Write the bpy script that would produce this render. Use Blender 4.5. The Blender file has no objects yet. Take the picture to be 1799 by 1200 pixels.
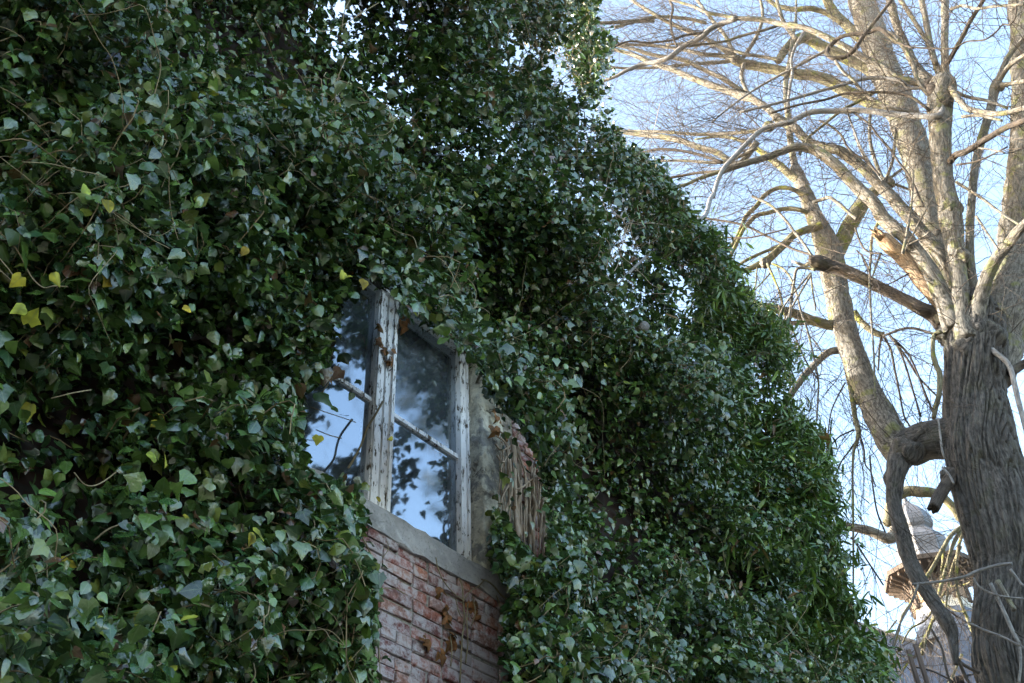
import bpy, math, random
import numpy as np
from mathutils import Vector, Matrix
random.seed(7); rng = np.random.default_rng(7)
scene = bpy.context.scene
COL = scene.collection

# ------------------------------------------------------------------ camera frame (survey of the place)
F = 1866.0; CX, CY = 899.5, 600.0; EYE = np.array([0.0, 0.0, 1.6])
_u = np.array([-115., -2060., 1866.]); _u /= np.linalg.norm(_u)
_z = np.array([0., 0., 1.]); _h = _z - (_z @ _u) * _u; _h /= np.linalg.norm(_h)
_r = np.cross(_h, _u); RC = np.array([_r, _h, _u])          # camera axes (x right, y down, z forward) -> world
_w = np.array([1980., 1580., 1866.]); WD = RC @ _w; WD[2] = 0; WD /= np.linalg.norm(WD)   # run of the wall
WN = np.array([WD[1], -WD[0], 0.0])                          # outward face of the wall
UP = np.array([0., 0., 1.])
def ray(x, y): return RC @ np.array([(x - CX) / F, (y - CY) / F, 1.0])
_q = ray(720, 750); AN = EYE + _q * (4.2 / math.hypot(_q[0], _q[1]))
ORG = np.array([AN[0], AN[1], 0.0])                          # foot of the wall under the window, glass plane
def PD(x, y, D):
    q = ray(x, y); return EYE + q * (D / math.hypot(q[0], q[1]))
def wall(x, y, off=0.0):                                     # -> s, z, horizontal distance on the plane 'off' in front of the glass
    q = ray(x, y); t = ((AN + WN * off - EYE) @ WN) / (q @ WN); p = EYE + q * t
    return (p - ORG) @ WD, p[2], math.hypot(p[0], p[1])
def project(p):
    v = (np.asarray(p) - EYE) @ RC
    return CX + F * v[..., 0] / v[..., 2], CY + F * v[..., 1] / v[..., 2], v[..., 2]
def depth(p): return float((np.asarray(p) - EYE) @ RC[:, 2])

# ------------------------------------------------------------------ helpers
def link(o, parent=None):
    COL.objects.link(o)
    if parent is not None: o.parent = parent
    return o
def mesh_obj(name, V, Fc, mat, parent=None, smooth=False, col=None, uv=None, mats=None, mi=None):
    V = np.asarray(V, np.float32); me = bpy.data.meshes.new(name)
    if isinstance(Fc, np.ndarray):
        k = Fc.shape[1]; nf = len(Fc)
        me.vertices.add(len(V)); me.vertices.foreach_set('co', V.ravel())
        me.loops.add(nf * k); me.loops.foreach_set('vertex_index', Fc.astype(np.int32).ravel())
        me.polygons.add(nf); me.polygons.foreach_set('loop_start', np.arange(0, nf * k, k, dtype=np.int32))
    else:
        me.from_pydata([tuple(map(float, v)) for v in V], [], [tuple(map(int, f)) for f in Fc]); nf = len(Fc)
    me.polygons.foreach_set('use_smooth', np.full(nf, smooth, bool))
    if col is not None:
        a = me.color_attributes.new('Col', 'FLOAT_COLOR', 'POINT')
        c4 = np.ones((len(V), 4), np.float32); c4[:, :3] = col; a.data.foreach_set('color', c4.ravel())
    if uv is not None:
        l = me.uv_layers.new(name='UVMap'); li = np.zeros(len(me.loops), np.int32)
        me.loops.foreach_get('vertex_index', li); l.data.foreach_set('uv', np.asarray(uv, np.float32)[li].ravel())
    for m in (mats or [mat]): me.materials.append(m)
    if mi is not None: me.polygons.foreach_set('material_index', np.asarray(mi, np.int32))
    me.update(calc_edges=True)
    return link(bpy.data.objects.new(name, me), parent)
def thing(name, label, cat, loc, group=None, rot=None):
    o = bpy.data.objects.new(name, None); COL.objects.link(o); o.location = tuple(loc)
    if rot is not None: o.rotation_euler = rot
    o['label'] = label; o['category'] = cat
    if group: o['group'] = group
    return o
def tag(o, label, cat, group=None):
    o['label'] = label; o['category'] = cat
    if group: o['group'] = group
    return o
class MB:
    def __init__(s): s.v = []; s.f = []; s.c = []; s.uv = []
    def add(s, V, Fc, col=None, uv=None):
        b = len(s.v); s.v.extend([tuple(v) for v in V]); s.f.extend([tuple(i + b for i in f) for f in Fc])
        s.c.extend([col or (1, 1, 1)] * len(V)); s.uv.extend(uv if uv is not None else [(0, 0)] * len(V))
    def box(s, a, b, col=None, j=0.0):
        x0, y0, z0 = a; x1, y1, z1 = b
        V = [(x, y, z) for z in (z0, z1) for y in (y0, y1) for x in (x0, x1)]
        if j: V = [tuple(c + random.uniform(-j, j) for c in v) for v in V]
        s.add(V, [(0, 2, 3, 1), (4, 5, 7, 6), (0, 1, 5, 4), (2, 6, 7, 3), (0, 4, 6, 2), (1, 3, 7, 5)], col)
    def bevbox(s, a, b, e=0.004, col=None, j=0.0):
        # box with a chamfer on the edges of its front (-y) face and jittered corners
        x0, y0, z0 = a; x1, y1, z1 = b; e = min(e, (x1 - x0) * .3, (z1 - z0) * .3)
        R = [(x0, z0), (x1, z0), (x1, z1), (x0, z1)]
        R2 = [(x0 + e, z0 + e), (x1 - e, z0 + e), (x1 - e, z1 - e), (x0 + e, z1 - e)]
        R = [(x + random.uniform(-j, j), z + random.uniform(-j, j)) for x, z in R]
        R2 = [(x + random.uniform(-j, j), z + random.uniform(-j, j)) for x, z in R2]
        V = [(x, y1, z) for x, z in R] + [(x, y0 + e, z) for x, z in R] + [(x, y0 + random.uniform(-j, j), z) for x, z in R2]
        Fc = [(8, 9, 10, 11), (3, 2, 1, 0)]
        for i in range(4):
            k = (i + 1) % 4; Fc += [(i, k, 4 + k, 4 + i), (4 + i, 4 + k, 8 + k, 8 + i)]
        s.add(V, Fc, col)
    def build(s, name, mat, parent=None, smooth=False, col=True):
        return mesh_obj(name, s.v, s.f, mat, parent, smooth, np.array(s.c) if col else None, np.array(s.uv))
_perm = rng.random((64, 64, 8))
def vnoise(x, y, k=0):
    x = np.asarray(x, float); y = np.asarray(y, float)
    xi = np.floor(x).astype(int); yi = np.floor(y).astype(int); fx = x - xi; fy = y - yi
    fx = fx * fx * (3 - 2 * fx); fy = fy * fy * (3 - 2 * fy); g = _perm[:, :, k]
    a = g[xi % 64, yi % 64]; b = g[(xi + 1) % 64, yi % 64]; c = g[xi % 64, (yi + 1) % 64]; d = g[(xi + 1) % 64, (yi + 1) % 64]
    return (a * (1 - fx) + b * fx) * (1 - fy) + (c * (1 - fx) + d * fx) * fy
def fbm(x, y, k=0, o=3):
    r = 0; a = .5
    for i in range(o): r = r + a * vnoise(np.asarray(x) * 2 ** i + 17 * i, np.asarray(y) * 2 ** i + 5 * i, (k + i) % 8); a *= .5
    return r
def inpoly(px, py, poly):
    px = np.asarray(px, float); py = np.asarray(py, float); r = np.zeros(px.shape, bool); n = len(poly)
    for i in range(n):
        x1, y1 = poly[i]; x2, y2 = poly[(i + 1) % n]
        if y1 == y2: continue
        c = ((y1 > py) != (y2 > py)) & (px < (x2 - x1) * (py - y1) / (y2 - y1) + x1); r ^= c
    return r
def unit(v): return v / np.maximum(np.linalg.norm(v, axis=-1, keepdims=True), 1e-9)

# ------------------------------------------------------------------ materials
def newmat(name):
    m = bpy.data.materials.new(name); m.use_nodes = True; nt = m.node_tree; nt.nodes.clear()
    out = nt.nodes.new('ShaderNodeOutputMaterial'); return m, nt, out
class NT:
    def __init__(s, nt): s.nt = nt
    def n(s, t, **kw):
        nd = s.nt.nodes.new(t)
        for k, v in kw.items():
            if k == 'I':
                for i, val in v.items():
                    if hasattr(val, 'links') or isinstance(val, bpy.types.NodeSocket): s.nt.links.new(val, nd.inputs[i])
                    else: nd.inputs[i].default_value = val
            else: setattr(nd, k, v)
        return nd
    def noise(s, vec, scale, detail=6, rough=.6, dist=0.0):
        nd = s.n('ShaderNodeTexNoise', I={'Scale': scale, 'Detail': detail, 'Roughness': rough, 'Distortion': dist})
        if vec is not None: s.nt.links.new(vec, nd.inputs['Vector'])
        return nd.outputs['Fac']
    def ramp(s, fac, stops):
        r = s.n('ShaderNodeValToRGB', I={'Fac': fac}); e = r.color_ramp.elements
        while len(e) < len(stops): e.new(0.5)
        for i, (p, c) in enumerate(stops):
            e[i].position = p; e[i].color = (*c, 1) if len(c) == 3 else c
        return r.outputs['Color']
    def f(s, fac, a, b): # scalar smooth map to 0..1
        return s.n('ShaderNodeMapRange', interpolation_type='SMOOTHSTEP', I={'Value': fac, 'From Min': a, 'From Max': b}).outputs['Result']
    def mix(s, fac, a, b, mode='MIX'):
        m = s.n('ShaderNodeMix', data_type='RGBA', blend_type=mode)
        for i, v in ((0, fac), (6, a), (7, b)):
            if isinstance(v, bpy.types.NodeSocket): s.nt.links.new(v, m.inputs[i])
            else: m.inputs[i].default_value = (*v, 1) if isinstance(v, tuple) and len(v) == 3 else v
        return m.outputs[2]
    def math(s, op, a, b=0.0):
        return s.n('ShaderNodeMath', operation=op, I={0: a, 1: b}).outputs[0]
    def bump(s, hgt, strength=.5, dist=.01, nrm=None):
        b = s.n('ShaderNodeBump', I={'Height': hgt, 'Strength': strength, 'Distance': dist})
        if nrm is not None: s.nt.links.new(nrm, b.inputs['Normal'])
        return b.outputs['Normal']
    def bsdf(s, col, rough=.8, nrm=None, spec=.3, **kw):
        b = s.n('ShaderNodeBsdfPrincipled', I={'Base Color': col if isinstance(col, bpy.types.NodeSocket) else (*col, 1), 'Roughness': rough, 'Specular IOR Level': spec, **kw})
        if nrm is not None: s.nt.links.new(nrm, b.inputs['Normal'])
        return b.outputs[0]
    def coord(s, w='Object', scale=None):
        c = s.n('ShaderNodeTexCoord').outputs[w]
        if scale: c = s.n('ShaderNodeMapping', I={'Vector': c, 'Scale': scale}).outputs[0]
        return c

def leaf_mat(name, spec=.5, rough=.34, trans=.10):
    m, nt, out = newmat(name); t = NT(nt)
    col = t.n('ShaderNodeAttribute', attribute_name='Col').outputs['Color']
    uv = t.coord('UV'); sx = t.n('ShaderNodeSeparateXYZ', I={0: uv})
    ax = t.math('ABSOLUTE', sx.outputs[0]); y = sx.outputs[1]
    mid = t.math('SUBTRACT', 1.0, t.f(ax, .0, .045))
    l2 = t.math('ABSOLUTE', t.math('SUBTRACT', ax, t.math('MULTIPLY', y, .9)))
    lat = t.math('MULTIPLY', t.math('SUBTRACT', 1.0, t.f(l2, .0, .05)), .55)
    v = t.math('MULTIPLY', t.math('MAXIMUM', mid, lat), .38)
    c = t.mix(v, col, (.17, .22, .11))
    ob = t.coord('Object'); nz = t.noise(ob, 60, 3)
    c = t.mix(.5, c, t.ramp(nz, [(.3, (.55, .55, .55)), (.7, (1, 1, 1))]), 'MULTIPLY')
    rg = t.n('ShaderNodeMapRange', I={'Value': t.noise(ob, 9, 2), 'From Min': .35, 'From Max': .65, 'To Min': rough - .08, 'To Max': rough + .16}).outputs[0]
    nrm = t.bump(t.noise(ob, 45, 2), .25, .01)
    b = t.bsdf(c, rg, nrm, spec)
    tr = t.n('ShaderNodeBsdfTranslucent', I={'Color': t.mix(.5, c, (.11, .19, .02))})
    mx = t.n('ShaderNodeMixShader', I={0: trans, 1: b, 2: tr.outputs[0]})
    nt.links.new(mx.outputs[0], out.inputs[0]); return m
M_LEAF = leaf_mat('ivy_leaf', .85, .24); M_NARROW = leaf_mat('narrow_leaf', .5, .36, .16)
M_DEAD = leaf_mat('dead_leaf', .25, .6, .25)

def bark_mat(name, c_lo, c_hi, moss=.35, furrow=1.0, mossc=(.20, .22, .035)):
    m, nt, out = newmat(name); t = NT(nt)
    uv = t.coord('UV'); st = t.n('ShaderNodeMapping', I={'Vector': uv, 'Scale': (1, .22, 1)}).outputs[0]
    st2 = t.n('ShaderNodeMapping', I={'Vector': uv, 'Scale': (1, .5, 1)}).outputs[0]
    a = t.noise(st, 46, 8, .65, .6); b = t.noise(st2, 15, 6, .6, .4); ob = t.coord('Object')
    big = t.noise(ob, 2.2, 5)
    h = t.math('ADD', t.math('MULTIPLY', a, .7), t.math('MULTIPLY', b, .5))
    c = t.mix(t.f(a, .34, .66), c_lo, c_hi)
    c = t.mix(t.math('MULTIPLY', t.f(big, .42, .66), .45), c, tuple(x * .55 for x in c_hi))
    c = t.mix(t.math('MULTIPLY', t.f(t.noise(ob, 28, 4), .56, .68), .35), c, tuple(min(.4, x * 1.35) for x in c_hi))
    mf = t.math('MULTIPLY', t.f(t.noise(ob, 5.5, 5), .53, .64), moss)
    c = t.mix(mf, c, mossc)
    s = t.bsdf(c, .85, t.bump(h, .9 * furrow, .02), .2); nt.links.new(s, out.inputs[0]); return m
M_TRUNK = bark_mat('trunk_bark', (.032, .030, .029), (.145, .135, .124), .06, 1.2)
M_BARK = bark_mat('bough_bark', (.055, .05, .044), (.27, .25, .215), .42)
M_BARKPALE = bark_mat('pale_bark', (.08, .072, .062), (.31, .285, .24), .28)
M_MOSSY = bark_mat('mossy_bark', (.085, .08, .05), (.27, .25, .165), .85)
M_DARKBARK = bark_mat('dark_bark', (.035, .03, .026), (.12, .10, .085), .08)
M_GREYTWIG = bark_mat('grey_twig_bark', (.16, .155, .155), (.33, .32, .31), .05)
M_TWIG = bark_mat('twig_bark', (.028, .024, .023), (.125, .105, .09), .08, .3)
M_VINE = bark_mat('vine_bark', (.12, .095, .055), (.36, .29, .18), .05, .5)
M_VINEPALE = bark_mat('bare_vine_bark', (.25, .18, .125), (.50, .40, .30), .03, .7)
M_CUT = bark_mat('broken_wood', (.16, .10, .06), (.50, .36, .23), .05)

def simple(name, fn):
    m, nt, out = newmat(name); t = NT(nt); nt.links.new(fn(t), out.inputs[0]); return m
def _brick(t):
    ob = t.coord('Object'); col = t.n('ShaderNodeAttribute', attribute_name='Col').outputs['Color']
    n1 = t.noise(ob, 34, 8, .75); n2 = t.noise(ob, 5, 8, .75, .3); n3 = t.noise(ob, 120, 4)
    c = t.mix(.7, col, t.ramp(n1, [(.36, (.35, .33, .33)), (.5, (.9, .88, .9)), (.64, (1.45, 1.4, 1.4))]), 'MULTIPLY')
    lime = t.math('MULTIPLY', t.f(t.math('ADD', n2, t.math('MULTIPLY', n1, .7)), .76, .96), .80)
    c = t.mix(lime, c, (.47, .45, .46))
    c = t.mix(t.math('MULTIPLY', t.f(t.noise(ob, 9, 6, .7), .52, .72), .5), c, (.33, .27, .25))
    c = t.mix(t.math('MULTIPLY', t.f(t.noise(ob, 14, 6, .75), .57, .7), .65), c, (.07, .06, .055))
    return t.bsdf(c, .92, t.bump(t.math('ADD', n1, t.math('MULTIPLY', n3, .5)), .8, .012), .15)
M_BRICK = simple('weathered_brick', _brick)
def _mortar(t):
    ob = t.coord('Object'); n = t.noise(ob, 30, 8, .7)
    c = t.ramp(n, [(.25, (.08, .07, .062)), (.5, (.27, .245, .21)), (.75, (.48, .44, .38))])
    return t.bsdf(c, .95, t.bump(n, .9, .02), .1)
M_MORTAR = simple('old_mortar', _mortar)
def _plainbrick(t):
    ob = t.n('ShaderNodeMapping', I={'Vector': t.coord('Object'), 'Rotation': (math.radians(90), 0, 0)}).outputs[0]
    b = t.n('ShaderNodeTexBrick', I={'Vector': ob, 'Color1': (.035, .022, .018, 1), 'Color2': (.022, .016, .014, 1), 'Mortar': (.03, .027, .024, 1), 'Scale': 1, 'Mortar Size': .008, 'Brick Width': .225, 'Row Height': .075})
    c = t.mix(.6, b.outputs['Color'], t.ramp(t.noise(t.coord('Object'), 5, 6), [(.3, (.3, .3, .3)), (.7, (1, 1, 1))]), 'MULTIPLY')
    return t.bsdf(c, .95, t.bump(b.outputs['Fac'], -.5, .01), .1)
M_WALL = simple('ivy_shadowed_brick', _plainbrick)  # brick colour made near-black to put deep shade into the ivy hollows
def _plaster(t):
    ob = t.coord('Object'); n1 = t.noise(ob, 11, 10, .72, .5); n2 = t.noise(ob, 55, 6, .75); n3 = t.noise(ob, 5, 6, .7)
    c = t.ramp(n1, [(.30, (.07, .065, .058)), (.40, (.24, .22, .185)), (.45, (.60, .57, .47)), (.66, (.80, .76, .63))])
    c = t.mix(t.math('MULTIPLY', t.f(n3, .53, .60), .8), c, (.25, .25, .25))
    c = t.mix(.6, c, t.ramp(n2, [(.3, (.45, .45, .45)), (.65, (1.1, 1.1, 1.1))]), 'MULTIPLY')
    return t.bsdf(c, .95, t.bump(t.math('ADD', n1, t.math('MULTIPLY', n2, .4)), .9, .03), .1)
M_PLASTER = simple('flaking_plaster', _plaster)
def _concrete(t):
    ob = t.coord('Object'); n1 = t.noise(ob, 4, 8, .7); n2 = t.noise(ob, 60, 6, .75)
    c = t.ramp(n1, [(.3, (.15, .148, .148)), (.48, (.30, .295, .30)), (.6, (.40, .39, .40)), (.8, (.46, .43, .39))])
    c = t.mix(t.math('MULTIPLY', t.f(n2, .54, .64), .6), c, (.12, .12, .118))
    c = t.mix(t.math('MULTIPLY', t.f(t.noise(ob, 16, 7, .75), .54, .66), .5), c, (.50, .49, .47))
    return t.bsdf(c, .92, t.bump(n2, .7, .006), .15)
M_SILL = simple('grey_sill_stone', _concrete)
def _paint(t):
    ob = t.coord('Object', (1, 1, .22)); n1 = t.noise(ob, 70, 6, .7, .4); n2 = t.noise(t.coord('Object'), 11, 6, .7)
    base = t.ramp(n2, [(.3, (.80, .80, .81)), (.6, (.91, .91, .92))])
    flake = t.f(t.math('ADD', n1, t.math('MULTIPLY', n2, .45)), .775, .825)
    c = t.mix(flake, base, (.12, .095, .07))
    return t.bsdf(c, t.n('ShaderNodeMapRange', I={'Value': flake, 'To Min': .45, 'To Max': .95}).outputs[0], t.bump(t.math('SUBTRACT', 1.0, flake), .9, .006), .3)
M_PAINT = simple('flaking_white_paint', _paint)
def _glass(t):
    ob = t.coord('Object'); n1 = t.noise(ob, 5, 7, .7, .8); n2 = t.noise(ob, 45, 5, .7); wave = t.noise(ob, 3.2, 2)
    web = t.n('ShaderNodeTexVoronoi', feature='DISTANCE_TO_EDGE', I={'Vector': t.n('ShaderNodeMapping', I={'Vector': ob, 'Rotation': (.3, .5, .8)}).outputs[0], 'Scale': 7}).outputs[0]
    dustf = t.math('ADD', t.math('MULTIPLY', t.f(n1, .45, .72), .22), t.math('MULTIPLY', t.f(n2, .66, .74), .22))
    dustf = t.math('ADD', dustf, .10)
    dustf = t.math('ADD', dustf, t.math('MULTIPLY', t.math('SUBTRACT', 1.0, t.f(web, .0, .012)), t.math('MULTIPLY', t.f(n1, .5, .65), .18)))
    gl = t.n('ShaderNodeBsdfGlossy', I={'Color': (.80, .90, 1.0, 1), 'Roughness': .06, 'Normal': t.bump(wave, .02, .02)})
    tr = t.n('ShaderNodeBsdfTransparent', I={'Color': (.55, .6, .62, 1)})
    fr = t.n('ShaderNodeFresnel', I={'IOR': 2.3}).outputs[0]
    m1 = t.n('ShaderNodeMixShader', I={0: t.math('MULTIPLY', fr, 1.9), 1: tr.outputs[0], 2: gl.outputs[0]})
    df = t.n('ShaderNodeBsdfDiffuse', I={'Color': (.26, .31, .37, 1)})
    return t.n('ShaderNodeMixShader', I={0: dustf, 1: m1.outputs[0], 2: df.outputs[0]}).outputs[0]
M_GLASS = simple('dusty_glass', _glass)
M_ROOM = simple('dark_interior', lambda t: t.bsdf(t.ramp(t.noise(t.coord('Object'), 3), [(.3, (.02, .02, .022)), (.7, (.06, .06, .06))]), .9))
def _slate(t, a=(.065, .078, .105), b=(.10, .115, .15), sc=.8):
    ob = t.coord('Object')
    bt = t.n('ShaderNodeTexBrick', I={'Vector': t.coord('UV'), 'Color1': (*a, 1), 'Color2': (*b, 1), 'Mortar': (.10, .105, .12, 1), 'Scale': 1, 'Mortar Size': .012, 'Brick Width': .3 * sc, 'Row Height': .22 * sc})
    n = t.noise(ob, 1.6, 7, .7)
    c = t.mix(t.math('MULTIPLY', t.f(n, .45, .7), .5), bt.outputs['Color'], (.15, .16, .185))
    return t.bsdf(c, .6, t.bump(bt.outputs['Fac'], -.25, .01), .35)
M_SLATE = simple('grey_slate', _slate)
M_DOME = simple('dome_slate', lambda t: _slate(t, (.13, .132, .145), (.165, .165, .175), .5))
M_STUCCO = simple('cream_stucco', lambda t: t.bsdf(t.ramp(t.noise(t.coord('Object'), 2.5, 6), [(.3, (.50, .46, .38)), (.7, (.74, .70, .61))]), .9, t.bump(t.noise(t.coord('Object'), 30), .3, .01)))
M_WOODB = simple('brown_eaves_wood', lambda t: t.bsdf(t.ramp(t.noise(t.coord('Object', (4, 4, 1)), 6, 6), [(.3, (.055, .042, .034)), (.7, (.13, .10, .08))]), .8))
M_LOUVRE = simple('louvre_wood', lambda t: t.bsdf(t.ramp(t.n('ShaderNodeTexWave', bands_direction='Z', I={'Vector': t.coord('Object'), 'Scale': 5, 'Distortion': .2}).outputs['Fac'], [(.2, (.13, .08, .05)), (.7, (.42, .28, .18))]), .8))
M_POST = simple('weathered_post_wood', lambda t: t.bsdf(t.ramp(t.noise(t.coord('Object', (8, 8, .4)), 9, 6), [(.3, (.06, .045, .04)), (.7, (.17, .13, .11))]), .9, t.bump(t.noise(t.coord('Object', (8, 8, .4)), 14), .6, .01)))
M_RAG = simple('grey_sheet', lambda t: t.bsdf(t.ramp(t.noise(t.coord('Object'), 14, 5), [(.3, (.13, .14, .19)), (.7, (.28, .30, .38))]), .6, None, .4))
M_HOSE = simple('pale_grey_cable', lambda t: t.bsdf(t.ramp(t.noise(t.coord('Object'), 20, 4), [(.3, (.30, .31, .33)), (.7, (.44, .45, .47))]), .6))
M_BERRY = simple('black_berry', lambda t: t.bsdf((.012, .012, .02), .35, None, .5))
M_GROUND = simple('gravel_ground', lambda t: t.bsdf(t.ramp(t.noise(t.coord('Object'), 2.5, 8, .7), [(.3, (.09, .085, .07)), (.55, (.14, .13, .11)), (.75, (.19, .175, .15))]), .95, t.bump(t.noise(t.coord('Object'), 12, 6), .7, .05)))

# ------------------------------------------------------------------ tubes
def spline(P, Rr, sub):
    P = np.asarray(P, float); Rr = np.asarray(Rr, float); n = len(P)
    if n == 2: 
        t = np.linspace(0, 1, sub + 1)[:, None]; return P[0] * (1 - t) + P[1] * t, Rr[0] * (1 - t[:, 0]) + Rr[1] * t[:, 0]
    E = np.vstack([2 * P[0] - P[1], P, 2 * P[-1] - P[-2]]); oP = []; oR = []
    for i in range(n - 1):
        p0, p1, p2, p3 = E[i:i + 4]
        for k in range(sub):
            t = k / sub; oP.append(.5 * ((2 * p1) + (-p0 + p2) * t + (2 * p0 - 5 * p1 + 4 * p2 - p3) * t * t + (-p0 + 3 * p1 - 3 * p2 + p3) * t ** 3))
            oR.append(Rr[i] * (1 - t) + Rr[i + 1] * t)
    oP.append(P[-1]); oR.append(Rr[-1]); return np.array(oP), np.array(oR)
def tube_arrays(P, Rr, seg, seam=None, disp=None):
    n = len(P); T = np.gradient(P, axis=0); T = unit(T)
    ref = np.array(seam if seam is not None else [0.3, .5, .81]); V = np.zeros((n, seg + 1, 3)); UV = np.zeros((n, seg + 1, 2))
    L = np.concatenate([[0], np.cumsum(np.linalg.norm(np.diff(P, axis=0), axis=1))]); rm = float(np.mean(Rr))
    th = np.linspace(0, 2 * math.pi, seg + 1); nn = None
    for i in range(n):
        a = ref if nn is None else nn
        a = a - (a @ T[i]) * T[i]; a = a / max(np.linalg.norm(a), 1e-6); nn = a
        b = np.cross(T[i], a); rr = Rr[i] * np.ones(seg + 1)
        if disp is not None: rr = rr + disp(th, L[i], Rr[i])
        V[i] = P[i] + (np.cos(th)[:, None] * a + np.sin(th)[:, None] * b) * rr[:, None]
        UV[i, :, 0] = th * rm; UV[i, :, 1] = L[i]
    V[:, -1] = V[:, 0]
    idx = np.arange(n * (seg + 1)).reshape(n, seg + 1)
    Q = np.stack([idx[:-1, :-1], idx[:-1, 1:], idx[1:, 1:], idx[1:, :-1]], -1).reshape(-1, 4)
    return V.reshape(-1, 3), UV.reshape(-1, 2), Q
def tube_obj(name, P, Rr, mat, parent, seg=10, sub=4, disp=None, cap=True, jag=0.0):
    P, Rr = spline(P, Rr, sub); c = P.mean(0); seam = unit(c - EYE)
    o0 = np.array(parent.matrix_world.translation if parent is not None else (0, 0, 0)) if False else (np.array(parent.location) if parent is not None else np.zeros(3))
    V, UV, Q = tube_arrays(P - o0, Rr, seg, seam, disp)
    Fc = [tuple(q) for q in Q]
    if jag:
        n_ = len(P); T_ = unit(P[-1] - P[-3]); V = V.copy()
        for k in range(seg + 1):
            q_ = random.uniform(-.4, 1.0) * jag if k < seg else 0
            for ring, ff in ((n_ - 1, 1.0), (n_ - 2, .55), (n_ - 3, .2)): V[ring * (seg + 1) + k] += T_ * q_ * ff
        for ring in (n_ - 1, n_ - 2, n_ - 3): V[ring * (seg + 1) + seg] = V[ring * (seg + 1)]
    if cap:
        V = list(V); UV = list(UV); n = len(P)
        for ring, pt, fl in ((0, P[0] - o0, 1), (n - 1, P[-1] - o0, 0)):
            ci = len(V); V.append(pt); UV.append((0, 0)); b = ring * (seg + 1)
            for k in range(seg): Fc.append((ci, b + k + 1, b + k) if fl else (ci, b + k, b + k + 1))
        V = np.array(V); UV = np.array(UV)
    return mesh_obj(name, V, Fc, mat, parent, True, None, UV)
def limb_disp(th, l, r):
    return r * (.16 * (vnoise(np.cos(th) + l * 4 + 8, np.sin(th) + l * 3 + 3, 5) - .5) + .10 * (vnoise(np.cos(th) * 2 + l * 11, np.sin(th) * 2 + l * 9, 6) - .5))
class Twigs:                                       # many fine twigs gathered into one crown mesh
    def __init__(s): s.V = []; s.Q = []; s.UV = []; s.n = 0
    def add(s, P, Rr, seg=3):
        V, UV, Q = tube_arrays(np.asarray(P), np.asarray(Rr), seg); s.V.append(V); s.UV.append(UV); s.Q.append(Q + s.n); s.n += len(V)
    def build(s, name, mat, parent):
        return mesh_obj(name, np.vstack(s.V) - np.array(parent.location), np.vstack(s.Q), mat, parent, True, None, np.vstack(s.UV))

# ------------------------------------------------------------------ camera, light, sky
cam = bpy.data.cameras.new('camera'); co = link(bpy.data.objects.new('camera', cam)); scene.camera = co
cam.sensor_width = 36; cam.lens = 36 * F / 1799.; cam.clip_start = .05; cam.clip_end = 3000
ex, ey, ez = RC[:, 0], -RC[:, 1], -RC[:, 2]
co.matrix_world = Matrix(((ex[0], ey[0], ez[0], EYE[0]), (ex[1], ey[1], ez[1], EYE[1]), (ex[2], ey[2], ez[2], EYE[2]), (0, 0, 0, 1)))
SUN_AZ, SUN_EL = math.radians(-82), math.radians(15)
wld = bpy.data.worlds.new('World'); scene.world = wld; wld.use_nodes = True; wn = wld.node_tree
bg = wn.nodes['Background']; sky = wn.nodes.new('ShaderNodeTexSky'); sky.sky_type = 'NISHITA'; sky.sun_disc = False
sky.sun_elevation = SUN_EL; sky.sun_rotation = SUN_AZ; sky.altitude = 100; sky.air_density = 1.1; sky.dust_density = 3.5; sky.ozone_density = .9
wn.links.new(sky.outputs[0], bg.inputs[0]); bg.inputs[1].default_value = 0.15
sl = bpy.data.lights.new('sun', 'SUN'); sl.energy = 2.8; sl.angle = math.radians(.5); sl.color = (1, .95, .87)
so = link(bpy.data.objects.new('sun', sl))
sd = Vector((math.sin(SUN_AZ) * math.cos(SUN_EL), math.cos(SUN_AZ) * math.cos(SUN_EL), math.sin(SUN_EL)))
so.rotation_euler = sd.to_track_quat('Z', 'Y').to_euler()
vs = scene.view_settings; vs.view_transform = 'Standard'; vs.look = 'None'; vs.exposure = 2.9; vs.gamma = 1

# ------------------------------------------------------------------ ground
g = MB(); g.add([(-600, -600, 0), (600, -600, 0), (600, 600, 0), (-600, 600, 0)], [(0, 1, 2, 3)])
gr = g.build('ground', M_GROUND); gr['kind'] = 'structure'

# ------------------------------------------------------------------ the brick building, local axes: x along the wall, y into it, z up
ROTZ = math.atan2(WD[1], WD[0])
bld = thing('brick_building', 'old brick building with a flaking white window, its wall overgrown with ivy', 'building', ORG, rot=(0, 0, ROTZ))
YF = -0.10                                   # outer face of the wall
WX0, WX1, WZ0, WZ1 = -.84, .43, 4.17, 5.66   # opening
TOPZ, ENDX, BACK = 7.0, 5.45, 7.0
w_ = MB()
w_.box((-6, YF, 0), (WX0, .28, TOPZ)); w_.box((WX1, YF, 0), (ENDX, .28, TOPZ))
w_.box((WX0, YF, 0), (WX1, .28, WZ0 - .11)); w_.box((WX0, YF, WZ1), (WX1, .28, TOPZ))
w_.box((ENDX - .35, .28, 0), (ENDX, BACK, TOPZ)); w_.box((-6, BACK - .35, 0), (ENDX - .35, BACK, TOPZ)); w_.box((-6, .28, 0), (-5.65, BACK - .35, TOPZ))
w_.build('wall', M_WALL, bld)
t_ = MB(); t_.box((-6, YF + .004, TOPZ), (-1.05, 3.6, 11.8)); t_.build('unseen_shade_block', M_WALL, bld)  # unseen mass added above the view to shade the upper ivy
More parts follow.
